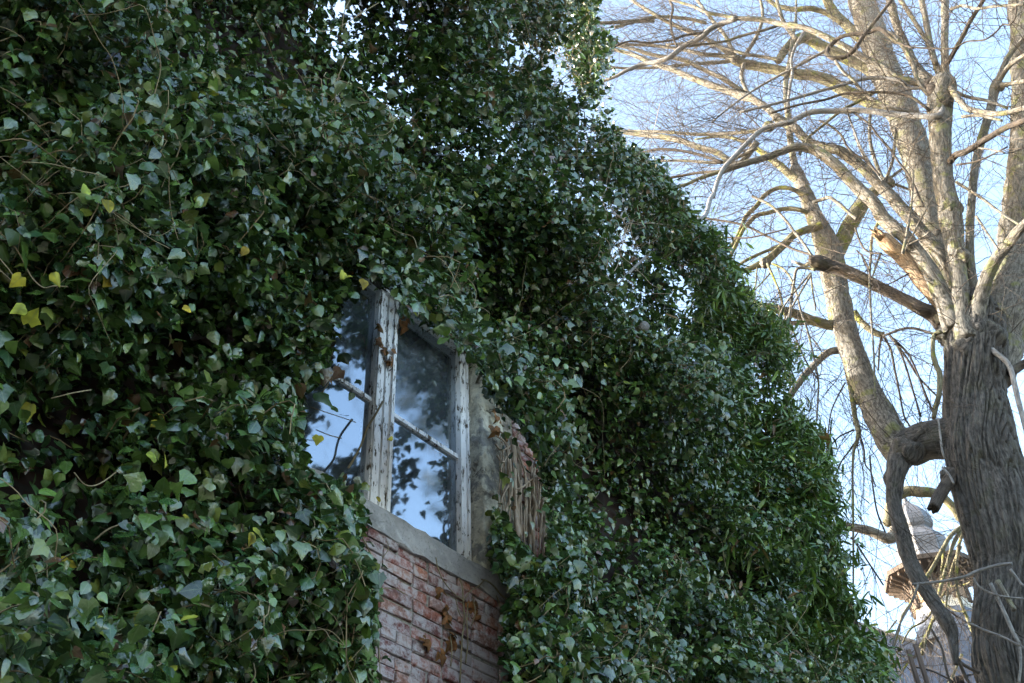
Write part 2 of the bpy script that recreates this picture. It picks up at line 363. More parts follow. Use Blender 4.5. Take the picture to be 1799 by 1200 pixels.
r_ = MB(); r_.add([(-1.04, .0, TOPZ + .01), (ENDX + .1, .0, TOPZ + .01), (ENDX + .1, BACK, TOPZ + .01), (-1.04, BACK, TOPZ + .01), (-1.04, 3.4, TOPZ + 3.4), (ENDX + .1, 3.4, TOPZ + 3.4)],
                  [(0, 1, 5, 4), (1, 2, 5), (2, 3, 4, 5), (0, 4, 3), (0, 3, 2, 1)]); r_.build('roof', M_SLATE, bld)  # unseen gable roof, ridge height shaped to throw shade on trunk and ivy
rm = MB(); rm.add([(-3, .29, 3), (3, .29, 3), (3, 4, 3), (-3, 4, 3), (-3, .29, 6.2), (3, .29, 6.2), (3, 4, 6.2), (-3, 4, 6.2)],
                  [(0, 1, 2, 3), (7, 6, 5, 4), (3, 2, 6, 7), (0, 3, 7, 4), (1, 5, 6, 2)]); rm.build('room_interior', M_ROOM, bld)
# single bricks of the bare patch
pal = [(.33, .12, .095), (.36, .14, .10), (.28, .10, .085), (.30, .15, .13), (.40, .17, .11), (.33, .20, .17), (.24, .11, .10), (.38, .20, .15)]
bk = MB(); ci = 0; zz = 2.6
while zz < 5.75:
    off = .097 if ci % 2 else 0; x = -1.3 + off
    while x < 1.0:
        L = random.choice((.19, .19, .19, .095)); x1 = x + L
        a, b = x, x1
        blocked = (zz + .01 > WZ0 - .115 and a < .68 and b > WX0 - .05)
        if not blocked:
            d = random.gauss(0, .005); c = random.choice(pal); k = random.uniform(.75, 1.15)
            dz = .003 * math.sin(x * 2.3 + ci) 
            bk.bevbox((a + random.uniform(0, .004), YF - .017 + d, zz + dz), (b - .009, YF + .02, zz + .0505 + dz + random.uniform(-.003, .002)), .0045, tuple(v * k for v in c), .0035)
        x = x1
    zz += .0585; ci += 1
bo = bk.build('brickwork', M_BRICK, bld)
mt = MB(); mt.box((-1.25, YF - .004, 2.6), (1.1, YF + .01, WZ0 - .12)); mt.box((.45, YF - .004, WZ0 - .12), (1.1, YF + .01, 5.75)); mt.build('mortar', M_MORTAR, bld)
# sill
n_ = 26; V = []; 
sx0, sx1, sz0, sz1 = -.95, .66, WZ0 - .13, WZ0 + .008
prof = [(.05, sz1 + .012), (-.11, sz1), (-.128, sz1 - .012), (-.135, sz1 - .05), (-.133, sz0 + .03), (-.13, sz0 + .004), (-.12, sz0), (.05, sz0)]
for i in range(n_ + 1):
    x = sx0 + (sx1 - sx0) * i / n_
    for (y, z) in prof: V.append((x, y + random.uniform(-.006, .006), z + random.uniform(-.006, .006)))
k = len(prof); Fc = [(i * k + j, i * k + (j + 1) % k, (i + 1) * k + (j + 1) % k, (i + 1) * k + j) for i in range(n_) for j in range(k)]
Fc += [tuple(range(k))[::-1], tuple(n_ * k + j for j in range(k))]
mesh_obj('window_sill', [(x, y, z) for x, y, z in V], Fc, M_SILL, bld)
# plaster surround right of the window: reveal and face, uneven
def rough_grid(name, fn, nu, nv, amp, mat, parent, k=0, sc=9):
    V = []
    for j in range(nv + 1):
        for i in range(nu + 1):
            p, nrm, fade = fn(i / nu, j / nv); a = amp * fade * float(fbm(i * sc / nu * 1.0 + 3.1 * k, j * sc * 3 / nv, k) - .4) * 2
            V.append(np.array(p) + np.array(nrm) * a)
    Fc = [(j * (nu + 1) + i, j * (nu + 1) + i + 1, (j + 1) * (nu + 1) + i + 1, (j + 1) * (nu + 1) + i) for j in range(nv) for i in range(nu)]
    return mesh_obj(name, V, Fc, mat, parent, True)
def jamb(u, v):
    z = WZ0 - .03 + v * 1.55; edge = .235 + .05 * math.sin(v * 9) + .03 * math.sin(v * 23 + 1)
    if v < .22: edge += .10 * (1 - v / .22)
    if u < .35: q = u / .35; return (WX1 - .016, .03 + q * (YF - .045), z), (-1, 0, 0), min(1, q * 4)
    q = (u - .35) / .65; return (WX1 - .016 + q * edge, YF - .018 + .016 * q ** 3, z), (0, -1, 0), 1.0 - .6 * q
rough_grid('plaster_surround', jamb, 30, 110, .022, M_PLASTER, bld, 1)
# window
wf = MB()
wf.box((WX0 + .01, -.035, WZ0 + .012), (WX0 + .095, .06, WZ1 - .01), j=.002); wf.box((WX1 - .085, -.035, WZ0 + .012), (WX1 - .004, .06, WZ1 - .01), j=.002)
wf.box((WX0 + .095, -.037, WZ1 - .10), (WX1 - .085, .06, WZ1 - .012), j=.002); wf.box((WX0 + .095, -.033, WZ0 + .006), (WX1 - .085, .06, WZ0 + .03), j=.002)
win = wf.build('window', M_PAINT, bld)
bead = MB(); bead.box((WX0 + .02, -.055, WZ1 - .055), (WX1 - .01, -.036, WZ1 - .035), j=.003); bead.box((WX0 + .02, -.05, WZ1 - .10), (WX1 - .01, -.036, WZ1 - .082), j=.003)
bead.box((WX1 - .045, -.047, WZ0 + .03), (WX1 - .030, -.034, WZ1 - .105), j=.002)
bead.build('frame_moulding', M_PAINT, win)
mu = MB(); MXL, MXR = -.283, -.145
mu.box((MXL, -.028, WZ0 + .03), (MXL + .062, .05, WZ1 - .10), j=.002); mu.box((MXL + .074, -.030, WZ0 + .03), (MXR, .05, WZ1 - .10), j=.002)
mu.box((MXL + .058, -.012, WZ0 + .03), (MXL + .078, .04, WZ1 - .10)); mu.box((MXL + .008, -.040, WZ0 + .03), (MXL + .030, -.027, WZ1 - .101), j=.002); mu.box((MXR - .028, -.042, WZ0 + .03), (MXR - .008, -.029, WZ1 - .101), j=.002)
mu.build('meeting_stile', M_PAINT, win)
GB = wall(742, 765)[1]
for (a, b) in ((WX0 + .095, MXL), (MXR, WX1 - .085)):
    gb = MB(); gb.box((a, -.016, GB - .012), (b, .02, GB + .010), j=.0015); gb.build('glazing_bar', M_PAINT, win)
    for (z0, z1) in ((WZ0 + .03, GB - .012), (GB + .010, WZ1 - .10)):
        p = MB(); tilt = random.uniform(-.004, .004); p.add([(a, tilt, z0), (b, -tilt, z0), (b, -tilt * .5, z1), (a, tilt * .5, z1)], [(0, 1, 2, 3)]); p.build('glass_pane', M_GLASS, win, col=False)

# ------------------------------------------------------------------ ivy
IV_TPL = {'lobed': (np.array([(0, 0), (.23, -.14), (.44, .02), (.57, .30), (.33, .50), (.0, 1.04), (-.33, .50), (-.57, .30), (-.44, .02), (-.23, -.14), (0, .38)])),
          'ovate': (np.array([(0, 0), (.20, -.07), (.41, .03), (.47, .28), (.27, .66), (.0, 1.02), (-.27, .66), (-.47, .28), (-.41, .03), (-.20, -.07), (0, .40)]))}
FAN = np.array([(10, i, (i + 1) % 10) for i in range(10)])
NARROW = np.array([(0, 0), (.07, .2), (.10, .45), (.06, .8), (0, 1.0), (-.06, .8), (-.10, .45), (-.07, .2), (0, .5)]); FANN = np.array([(8, i, (i + 1) % 8) for i in range(8)])
def leaves_mesh(name, pos, N, T, size, colr, tpl, mat, parent, fold=.34, curl=.32, mottle=.14):
    n = len(pos)
    if n == 0: return None
    N = unit(N); T = unit(T - (T * N).sum(1, keepdims=True) * N); B = np.cross(T, N)
    fan = FANN if tpl is None else FAN
    if tpl is None: tp = np.repeat(NARROW[None], n, 0)
    else:
        ch = rng.random(n) < tpl; tp = np.where(ch[:, None, None], IV_TPL['lobed'][None], IV_TPL['ovate'][None])
    tp = tp.copy(); k = tp.shape[1]; tp[:, :, 0] *= rng.uniform(.78, 1.12, (n, 1))
    jit = rng.normal(0, .03 if tpl is not None else .008, (n, k, 2)); tp = tp + jit
    fo = rng.uniform(.0, fold * 2, (n, 1)); cu = rng.uniform(-.2, 1.6, (n, 1)) * curl
    zz = -np.abs(tp[:, :, 0]) * fo - cu * np.clip(tp[:, :, 1], 0, 2) ** 2 + rng.normal(0, .025, (n, k)) + rng.normal(0, .18, (n, 1)) * tp[:, :, 0]
    V = pos[:, None] + size[:, None, None] * (tp[:, :, :1] * B[:, None] + tp[:, :, 1:] * T[:, None] + zz[:, :, None] * N[:, None])
    Fc = (fan[None] + (np.arange(n) * k)[:, None, None]).reshape(-1, 3)
    C = (np.repeat(colr[:, None], k, 1) * np.clip(rng.normal(1, mottle, (n, k, 1)), .3, 1.9)).reshape(-1, 3)
    return mesh_obj(name, V.reshape(-1, 3) - np.array(parent.location), Fc, mat, parent, True, C, tp.reshape(-1, 2))
# relief of the ivy over the wall: hollows and clumps where the photograph has them
HOLLOW = [(255, 225, 75, 1), (550, 95, 95, 1), (640, 40, 70, .8), (70, 900, 95, 1), (150, 830, 60, .7), (320, 610, 60, .8), (350, 700, 45, .6), (1120, 545, 55, 1.2), (1165, 600, 40, .9), (1230, 620, 50, 1),
          (690, 380, 55, .6), (870, 600, 45, .8), (950, 720, 55, .7), (1110, 880, 60, .8), (1240, 1010, 50, .8), (60, 1160, 60, .8), (205, 120, 35, .7), (480, 735, 40, .5), (860, 290, 60, .7), (560, 560, 30, .4), (440, 30, 60, .8), (1060, 430, 45, .8),
          (30, 250, 40, .5), (120, 690, 45, .6), (300, 1000, 40, .5), (1180, 780, 45, .6), (1300, 880, 45, .6), (740, 430, 60, .9), (820, 450, 55, .8), (690, 150, 60, .7), (600, 250, 40, .6), (420, 160, 45, .7), (390, 470, 45, .6), (230, 470, 45, .6), (200, 650, 60, .7), (400, 660, 50, .7), (380, 920, 45, .7), (250, 880, 55, .8), (30, 780, 50, .6), (500, 560, 40, .6), (960, 400, 45, .7), (1000, 720, 50, .8), (1050, 800, 50, .8), (960, 860, 40, .6), (1060, 980, 60, .8), (1150, 1130, 50, .7), (1330, 1040, 45, .7), (1290, 760, 40, .7), (1010, 500, 40, .6), (780, 260, 45, .6), (110, 80, 45, .6), (330, 100, 45, .7)]
CLUMP = [(330, 330, 110, .8), (120, 560, 90, .7), (560, 380, 60, .6), (480, 960, 90, .8), (570, 850, 50, .6), (1080, 650, 75, .8), (1115, 750, 55, .9), (1230, 850, 55, .8), (1190, 1010, 70, .7), (240, 1060, 90, .8), (780, 200, 70, .5),
         (480, 250, 80, .5), (160, 160, 60, .5), (330, 480, 80, .6), (80, 380, 70, .5), (1000, 1080, 70, .5), (940, 620, 60, .6), (1010, 580, 60, .5), (560, 1080, 70, .7), (160, 960, 50, .7), (400, 800, 60, .5)]
def hl(lst):
    o = []
    for (x, y, r, k) in lst:
        s, z, _ = wall(x, y, .3); s2 = wall(x + r, y, .3)[0]; z2 = wall(x, y - r, .3)[1]; o.append((s, z, abs(s2 - s) + .02, abs(z2 - z) + .02, k))
    return o
HO, CL = hl(HOLLOW), hl(CLUMP)
def sstep(v, a, b):
    t = np.clip((v - a) / (b - a), 0, 1); return t * t * (3 - 2 * t)
def relief(s, z, strip=True):
    c = sstep(fbm(s * 1.6 + 3, z * 1.9 + 1, 1, 2), .27, .49); d = sstep(fbm(s * 3.6 + 7, z * 4.2 + 2, 4, 2), .22, .52)
    h = .03 + .40 * c + .30 * d * (.3 + .7 * c)
    for (a, b, ra, rb, k) in HO: h = h - .42 * k * np.exp(-(((s - a) / ra) ** 2 + ((z - b) / rb) ** 2))
    for (a, b, ra, rb, k) in CL: h = h + .30 * k * np.exp(-(((s - a) / ra) ** 2 + ((z - b) / rb) ** 2))
    h = np.clip(h, .03, .80)
    thin = .04 + .42 * np.clip(s - .45, 0, 3) + .7 * np.clip(z - 5.25, 0, 1.5) + 1.2 * np.clip(3.9 - z, 0, 1)      # growth lies flat beside the jamb
    return (np.where(s > .36, np.minimum(h, thin), h) if strip else h) + .09
OPEN = [(700, 508), (655, 476), (616, 470), (628, 500), (596, 540), (580, 600), (572, 640), (548, 665), (536, 700), (530, 760), (532, 815), (552, 842), (590, 850), (618, 868), (634, 900), (640, 925), (622, 955), (655, 985), (668, 1010), (655, 1050), (660, 1110), (668, 1230), (905, 1230), (895, 1150), (893, 1080), (906, 1040), (885, 1000), (868, 965), (880, 900), (884, 830), (880, 760), (866, 690), (846, 640), (820, 605), (790, 585), (720, 535)]
BARE = [(862, 690), (905, 730), (945, 800), (966, 920), (962, 990), (930, 975), (905, 945), (880, 900), (865, 830)]      # bare stems
SILH = [(-900, -900), (1055, -900), (1035, -60), (1040, 0), (1052, 45), (1068, 85), (1050, 125), (1040, 200), (1070, 235), (1090, 268), (1135, 285), (1172, 322), (1205, 352), (1218, 400), (1262, 424), (1278, 480), (1292, 520), (1322, 545), (1362, 582), (1382, 640), (1376, 700), (1402, 742), (1440, 800), (1456, 860), (1452, 920), (1482, 950), (1490, 990), (1462, 1000), (1484, 1040), (1516, 1080), (1504, 1130), (1556, 1150), (1566, 1400), (-900, 1400)]
def keep(P, soft=9.0, opensoft=6.0):
    x, y, d = project(P); j = rng.normal(0, 1, (2, len(x)))
    x0, y0 = x, y; rag = 46 * (fbm(y * .021 + 3, x * .012, 6, 3) - .45); x = x + np.where(x > 960, rag, 0)
    ok = inpoly(x + j[0] * soft, y + j[1] * soft, SILH) & ~inpoly(x0 + j[0] * opensoft, y0 + j[1] * opensoft, OPEN)
    sl = (P - ORG) @ WD; zl = P[:, 2]; hol = np.zeros(len(sl))
    for (a_, b_, ra, rb, k_) in HO: hol = np.maximum(hol, k_ * np.exp(-(((sl - a_) / ra) ** 2 + ((zl - b_) / rb) ** 2) * 1.0))
    ok &= rng.random(len(sl)) > np.clip(hol * 1.25, 0, .95) * np.clip(((P - ORG) @ WN - .10) / .12, .75, 1)
    b = inpoly(x0, y0, BARE); ok &= ~(b & (rng.random(len(x)) < .985))
    return ok
def W(s, off, z): return ORG[None] + np.outer(s, WD) + np.outer(off, WN) + np.outer(z, UP)
def greens(n, dark=1.0):
    a = np.array([.011, .036, .013]); b = np.array([.066, .118, .022]); t = rng.random((n, 1)) ** 1.3
    c = (a * (1 - t) + b * t) * rng.uniform(.7, 2.1, (n, 1)) * dark
    br = rng.random(n) < .025; c[br] = np.array([.12, .06, .03]) * rng.uniform(.5, 1.3, (br.sum(), 1))
    y = rng.random(n) < .05; c[y] = np.array([.15, .19, .035]) * rng.uniform(.6, 1.2, (y.sum(), 1))
    return c
def topz(s):                       # how high the growth stands along the wall
    return np.where(s < 0.6, 12.5, 10.9)
class Growth:
    def __init__(s): s.pos = []; s.N = []; s.T = []; s.sz = []; s.co = []; s.sid = []; s.stems = []
G = {k: Growth() for k in ('left', 'mid', 'top', 'narrow')}
def shoots(n, s_rng, z_rng, steps, length, lsize, kind=None, narrow=False, sel=None, dens=None):
    s0 = rng.uniform(*s_rng, n); z0 = rng.uniform(*z_rng, n)
    if dens is not None: kp = rng.random(n) < dens(s0, z0); s0, z0 = s0[kp], z0[kp]; n = len(s0)
    hh = relief(s0, z0); off = .115 + np.maximum(hh - .10, .01) * rng.uniform(.2, 1.0, n) + (.10 if narrow else 0)
    P = W(s0, off, z0); D = unit(WN[None] * rng.uniform(.25, .9, (n, 1)) + UP[None] * rng.uniform(-.7, .9, (n, 1)) + WD[None] * rng.uniform(-.8, .8, (n, 1)))
    Lh = rng.uniform(*length, n) / steps; path = [P]; dirs = [D]
    for k in range(steps):
        P = P + D * Lh[:, None]; ss = (P - ORG) @ WD; of = (P - ORG) @ WN; hz = relief(ss, P[:, 2])
        over = np.clip((of - hz - np.clip((hz - .09) * .5, .01, .06)) / .1, 0, 2.5)[:, None]
        D = unit(D + rng.normal(0, .28, (n, 3)) - WN * over * .8 - UP * (.16 if not narrow else .28)); of2 = np.maximum(of, .125)
        P = P + WN[None] * (of2 - of)[:, None]; path.append(P); dirs.append(D)
    path = np.stack(path, 1); dirs = np.stack(dirs, 1)
    # leaves
    per = 2 if not narrow else 4
    for r in range(per):
        idx = np.arange(1, steps + 1); base = path[:, idx].reshape(-1, 3); dr = dirs[:, idx].reshape(-1, 3); m = len(base)
        lat = unit(np.cross(dr, rng.normal(0, 1, (m, 3)))); ls = lsize[0] + (lsize[1] - lsize[0]) * rng.random(m) ** 1.25
        if not narrow:
            pet = rng.uniform(.25, .95, (m, 1)) * ls[:, None]; pos = base + lat * pet + WN * rng.uniform(0, .02, (m, 1))
            N = unit(WN[None] * .52 + UP[None] * .52 + rng.normal(0, .55, (m, 3)) + lat * .3)
            T = unit(-UP[None] * .75 + lat * .65 + WN[None] * .2 + rng.normal(0, .38, (m, 3)))
        else:
            pos = base + rng.normal(0, .012, (m, 3)); N = unit(WN[None] * .4 + UP[None] * .7 + rng.normal(0, .5, (m, 3)))
            T = unit(dr * .5 - UP[None] * .55 + lat * .8 + rng.normal(0, .25, (m, 3)))
        yield pos, N, T, ls, np.repeat(np.arange(n), steps), path
def grow(n, s_rng, z_rng, steps, length, lsize, narrow=False, key=None, dens=None, dark=1.0, stemp=.75, stemr=(.0018, .0048)):
    first = True
    for pos, N, T, ls, sid, path in shoots(n, s_rng, z_rng, steps, length, lsize, narrow=narrow, dens=dens):
        ok = keep(pos + T * ls[:, None] * .5, 17.0 if narrow else 10.0); s = (pos - ORG) @ WD; z = pos[:, 2]
        if not narrow: ls = np.where(s < -.5, ls * (1 + .12 * np.clip(4.6 - z, 0, 1)), ls * np.clip(1 - .03 * (s + .3), .8, 1))
        kk = np.full(len(pos), key if key else 'mid', dtype=object)
        if key is None: kk[s < -.33] = 'left'
        for k in set(kk[ok]):
            q = ok & (kk == k); g_ = G[k]; g_.pos.append(pos[q]); g_.N.append(N[q]); g_.T.append(T[q]); g_.sz.append(ls[q]); g_.co.append(greens(q.sum(), dark))
        if first:
            first = False
            okp = keep(path.reshape(-1, 3), 3, 3).reshape(path.shape[:2]).all(1) & (rng.random(len(path)) < stemp)
            for i in np.where(okp)[0]:
                sm = (path[i, 0] - ORG) @ WD; k = key or ('left' if sm < -.33 else 'mid'); G[k].stems.append((path[i], rng.uniform(*stemr)))
def dens_main(s, z):
    x, y, d = project(W(s, np.full(len(s), .3), z))
    vis = (x > -90) & (x < 1650) & (y > -90) & (y < 1290)
    return np.where(vis, 1.0, .12) * np.clip((relief(s, z, False) - .09) / .40, .30, 1.0) * np.where((s > .5) & (s < 2.4) & (z < 6), 1.0, .92)
def dens_airy(s, z):          # thin growth standing above the wall head: gaps that let the sky through
    x, y, d = project(W(s, np.full(len(s), .3), z)); v = fbm(s * 2.6 + 9, z * 2.6, 2, 2)
    vis = (x > -60) & (x < 1650) & (y > -70) & (y < 1290)
    thick = np.maximum(np.clip((s - 1.3) / .8, 0, 1), np.clip((-.1 - s) / .3, 0, 1)); return np.where(vis, 1, .1) * np.where(v > .375 - .05 * thick, .78 + .22 * thick, .20 + .25 * thick)
A_SZ = (.023, .053)
grow(10500, (-3.1, -.6), (2.4, 8.2), 9, (.24, .56), A_SZ, dens=dens_main)
grow(4400, (-.7, .6), (2.4, 7.1), 9, (.24, .56), (.024, .055), dens=dens_main)
grow(8600, (.2, 4.2), (2.4, 7.1), 9, (.26, .56), (.025, .055), dens=dens_main)
grow(5600, (-.95, 5.3), (6.9, 10.6), 8, (.25, .55), (.032, .066), dens=dens_airy, key='top', stemp=1.0, stemr=(.003, .007))
grow(1500, (.9, 3.6), (10.2, 13.6), 8, (.25, .60), (.034, .066), dens=dens_airy, key='top', stemp=1.0, stemr=(.003, .007))
grow(1100, (4.0, 6.0), (2.4, 8.6), 8, (.25, .55), (.03, .062), dens=dens_main)
def dens_n(s, z):
    x, y, d = project(W(s, np.full(len(s), .35), z)); return np.where((x > 1020) & (x < 1640) & (y > 380) & (y < 1290), np.clip((s - 2.4) / 1.6 + .25 * (fbm(s * 2, z * 2, 5, 2) - .4) * 4, .05, 1), .03)
grow(4200, (2.4, 6.3), (2.6, 9.9), 7, (.25, .6), (.08, .15), narrow=True, key='narrow', dens=dens_n, stemp=.3, stemr=(.0012, .003))
# deep fill against the wall: green and dead leaves coloured dark so gaps look shaded
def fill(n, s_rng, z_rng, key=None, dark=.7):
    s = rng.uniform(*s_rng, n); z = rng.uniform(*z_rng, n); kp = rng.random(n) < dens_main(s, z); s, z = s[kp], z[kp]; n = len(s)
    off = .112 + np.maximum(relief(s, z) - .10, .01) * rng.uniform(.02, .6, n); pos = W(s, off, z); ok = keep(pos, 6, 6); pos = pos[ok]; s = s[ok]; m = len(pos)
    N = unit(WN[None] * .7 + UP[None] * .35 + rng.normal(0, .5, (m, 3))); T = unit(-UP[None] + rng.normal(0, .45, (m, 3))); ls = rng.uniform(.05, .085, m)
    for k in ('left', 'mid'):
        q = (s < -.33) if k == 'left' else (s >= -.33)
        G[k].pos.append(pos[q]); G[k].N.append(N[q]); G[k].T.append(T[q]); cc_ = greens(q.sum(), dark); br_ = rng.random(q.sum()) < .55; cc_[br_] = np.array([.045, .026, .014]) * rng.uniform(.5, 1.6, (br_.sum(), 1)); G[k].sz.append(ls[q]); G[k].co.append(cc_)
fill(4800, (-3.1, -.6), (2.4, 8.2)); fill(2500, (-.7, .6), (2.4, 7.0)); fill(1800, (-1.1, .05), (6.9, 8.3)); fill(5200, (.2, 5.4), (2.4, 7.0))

ivy = {
 'left': thing('ivy_creeper', 'dense large-leaved ivy covering the wall left of the window', 'ivy', W(np.array([-1.5]), np.array([.1]), np.array([0.]))[0]),
 'mid': thing('ivy_creeper', 'ivy around the window head and right of it with bare stems beside the plaster', 'ivy', W(np.array([1.2]), np.array([.1]), np.array([0.]))[0]),
 'top': thing('ivy_creeper', 'airy small-leaved ivy standing above the wall top with sky showing through', 'ivy', W(np.array([2.5]), np.array([.1]), np.array([TOPZ]))[0]),
 'narrow': thing('evergreen_climber', 'narrow-leaved evergreen with drooping sprays at the far corner of the wall', 'climber', W(np.array([5.0]), np.array([.3]), np.array([0.]))[0])}
# leaves in their places on the brick, sill, glass and jamb: (x, y, offset, size)
SPRIG = [(706, 1040, .06, .07), (722, 1048, .05, .08), (714, 1066, .05, .06), (735, 1062, .05, .06), (690, 1062, .06, .07), (655, 1020, .10, .07), (668, 985, .10, .06), (640, 975, .14, .07), (686, 975, .08, .06), (676, 1005, .08, .06), (650, 950, .16, .06), (634, 930, .2, .06),
         (880, 1148, .06, .06), (872, 1165, .06, .07), (886, 1175, .06, .06), (860, 1190, .06, .07), (905, 1165, .08, .07), (810, 1185, .06, .06), (792, 1195, .06, .07), (775, 1192, .06, .06),
         (860, 905, .08, .05), (852, 895, .08, .045), (848, 912, .07, .045), (866, 925, .08, .05), (842, 925, .07, .04), (856, 935, .08, .05), (878, 935, .09, .05), (862, 950, .09, .05), (850, 962, .08, .05), (884, 955, .1, .055), (872, 972, .1, .055), (898, 968, .1, .055), (912, 950, .1, .055), (918, 975, .1, .055),
         (552, 660, .35, .085), (574, 645, .33, .085), (600, 650, .30, .06), (560, 690, .33, .08), (602, 622, .28, .06), (620, 690, .22, .045), (592, 716, .25, .05), (600, 590, .3, .06), (634, 668, .2, .045), (580, 600, .3, .07), (612, 730, .2, .045),
         (604, 838, .28, .06), (628, 850, .25, .05), (606, 862, .28, .08), (588, 850, .3, .07), (640, 872, .2, .06), (618, 880, .25, .08), (600, 888, .3, .08), (632, 838, .2, .05), (645, 850, .15, .045),
         (704, 545, .1, .06), (725, 560, .1, .06), (742, 548, .12, .07), (760, 562, .12, .06), (776, 575, .12, .05), (742, 575, .1, .05), (655, 480, .12, .06), (690, 500, .12, .07), (668, 500, .12, .06), (640, 495, .15, .07), (705, 515, .12, .06), (1255, 0, .1, .05)]
sp = np.array([W(*[np.array([v]) for v in (wall(x, y, o)[0], o, wall(x, y, o)[1])])[0] for x, y, o, s_ in SPRIG]); ss = np.array([q[3] for q in SPRIG]) * .95; m = len(sp)
N = unit(WN[None] * .8 + UP[None] * .35 + rng.normal(0, .35, (m, 3))); T = unit(-UP[None] + rng.normal(0, .45, (m, 3))); sn = (sp - ORG) @ WD
for k, q in (('left', sn < -.33), ('mid', sn >= -.33)):
    G[k].pos.append(sp[q]); G[k].N.append(N[q]); G[k].T.append(T[q]); G[k].sz.append(ss[q]); G[k].co.append(greens(q.sum(), 1.0))
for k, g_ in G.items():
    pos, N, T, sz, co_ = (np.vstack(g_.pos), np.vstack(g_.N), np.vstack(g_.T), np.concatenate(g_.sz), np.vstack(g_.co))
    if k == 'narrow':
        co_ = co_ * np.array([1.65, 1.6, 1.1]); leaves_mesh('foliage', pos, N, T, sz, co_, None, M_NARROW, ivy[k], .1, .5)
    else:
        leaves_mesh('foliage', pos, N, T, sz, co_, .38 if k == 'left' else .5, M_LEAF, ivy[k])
    tw = Twigs()
    for p, r in g_.stems: tw.add(p, np.linspace(r, r * .45, len(p)))
    if k in ('left', 'mid', 'top'):     # older bare runners looping through the gaps
        for _ in range({'left': 1050, 'mid': 950, 'top': 450}[k]):
            s0 = {'left': (-2.8, -.4), 'mid': (-.3, 3.6), 'top': (-.8, 4.6)}[k]; z0 = {'left': (2.8, 8), 'mid': (3, 7.1), 'top': (7.0, 10.6)}[k]
            s = random.uniform(*s0); z = random.uniform(*z0); of = float(relief(np.array([s]), np.array([z]))[0]) * random.uniform(.78, 1.10); p = W(np.array([s]), np.array([of]), np.array([z]))[0]
            d = unit(np.array(WD) * random.uniform(-1, 1) + UP * random.uniform(-1, .9) + WN * random.uniform(-.2, .5)); pts = [p]
            for q in range(random.randint(6, 12)):
                d = unit(d + rng.normal(0, .33, 3) + UP * .05 - WN * (.25 if (pts[-1] - ORG) @ WN > of + .1 else -.05)); pts.append(pts[-1] + d * random.uniform(.05, .11))
            pts = np.array(pts)
            if keep(pts, 1, 1).all(): r = random.choice((.0011, .0014, .0018, .0022, .0032)); pts, rr_ = spline(pts, np.linspace(r, r * .5, len(pts)), 3); tw.add(pts, rr_, 4)
    tw.build('vines', M_VINE, ivy[k])
# turned leaves: yellow and brown, in their places
YEL = [(287, 728, .07), (281, 742, .06), (122, 982, .07), (247, 1072, .065), (170, 1082, .075), (700, 285, .05), (752, 100, .05), (850, 14, .05), (920, 155, .045), (297, 168, .06), (187, 122, .05), (305, 113, .05), (190, 352, .06), (383, 163, .055), (612, 182, .06), (598, 180, .05), (622, 188, .05), (55, 710, .075), (50, 568, .06), (45, 540, .05), (192, 490, .065), (40, 485, .05), (455, 930, .075), (448, 938, .06), (605, 478, .055), (612, 483, .05), (640, 492, .05), (650, 985, .06), (640, 978, .05), (295, 1160, .085), (605, 1145, .06), (600, 1150, .05), (592, 906, .04), (667, 873, .035), (75, 1105, .05), (410, 1145, .05), (485, 1120, .05), (1078, 632, .045), (1082, 628, .035), (680, 345, .05), (655, 315, .045), (668, 300, .045), (840, 345, .04), (905, 345, .04), (875, 205, .035), (290, 800, .06), (270, 795, .05), (335, 540, .055), (435, 435, .045), (155, 330, .05), (95, 480, .05), (340, 1080, .05), (12, 1085, .05), (560, 765, .045), (730, 545, .05), (1140, 672, .04), (1065, 640, .035), (900, 115, .035), (985, 55, .03), (690, 770, .03), (300, 255, .05), (330, 905, .05)]
def place(lst, off_add, colf, parentkey, name, mat, tpl=.4, curl=.25):
    by = {}
    for it in lst:
        x, y, s_ = it[:3]; s, z, _ = wall(x, y, .3); of = it[3] if len(it) > 3 else float(relief(np.array([s]), np.array([z]))[0]) + off_add
        s, z, _ = wall(x, y, of); by.setdefault(parentkey or ('left' if s < -.33 else ('top' if z > 8 else 'mid')), []).append((W(np.array([s]), np.array([of]), np.array([z]))[0], s_))
    for k, v in by.items():
        pos = np.array([p for p, _ in v]); sz = np.array([q for _, q in v]); n = len(v)
        N = unit(WN[None] * .9 + UP[None] * .2 + rng.normal(0, .3, (n, 3))); T = unit(-UP[None] + rng.normal(0, .5, (n, 3)))
        leaves_mesh(name, pos, N, T, sz * .78, colf(n), tpl, mat, ivy[k], .3, curl, .38)
def ycol(n):
    t = rng.random((n, 1)); return (.45 + .6 * rng.random((n, 1))) * np.array([.50, .36, .03]) * t + np.array([.32, .40, .05]) * (1 - t)
place(YEL, .13, ycol, None, 'yellow_foliage', M_DEAD)
def bcol(n): return np.array([.23, .095, .035]) * rng.uniform(.6, 1.3, (n, 1))
BRN = []
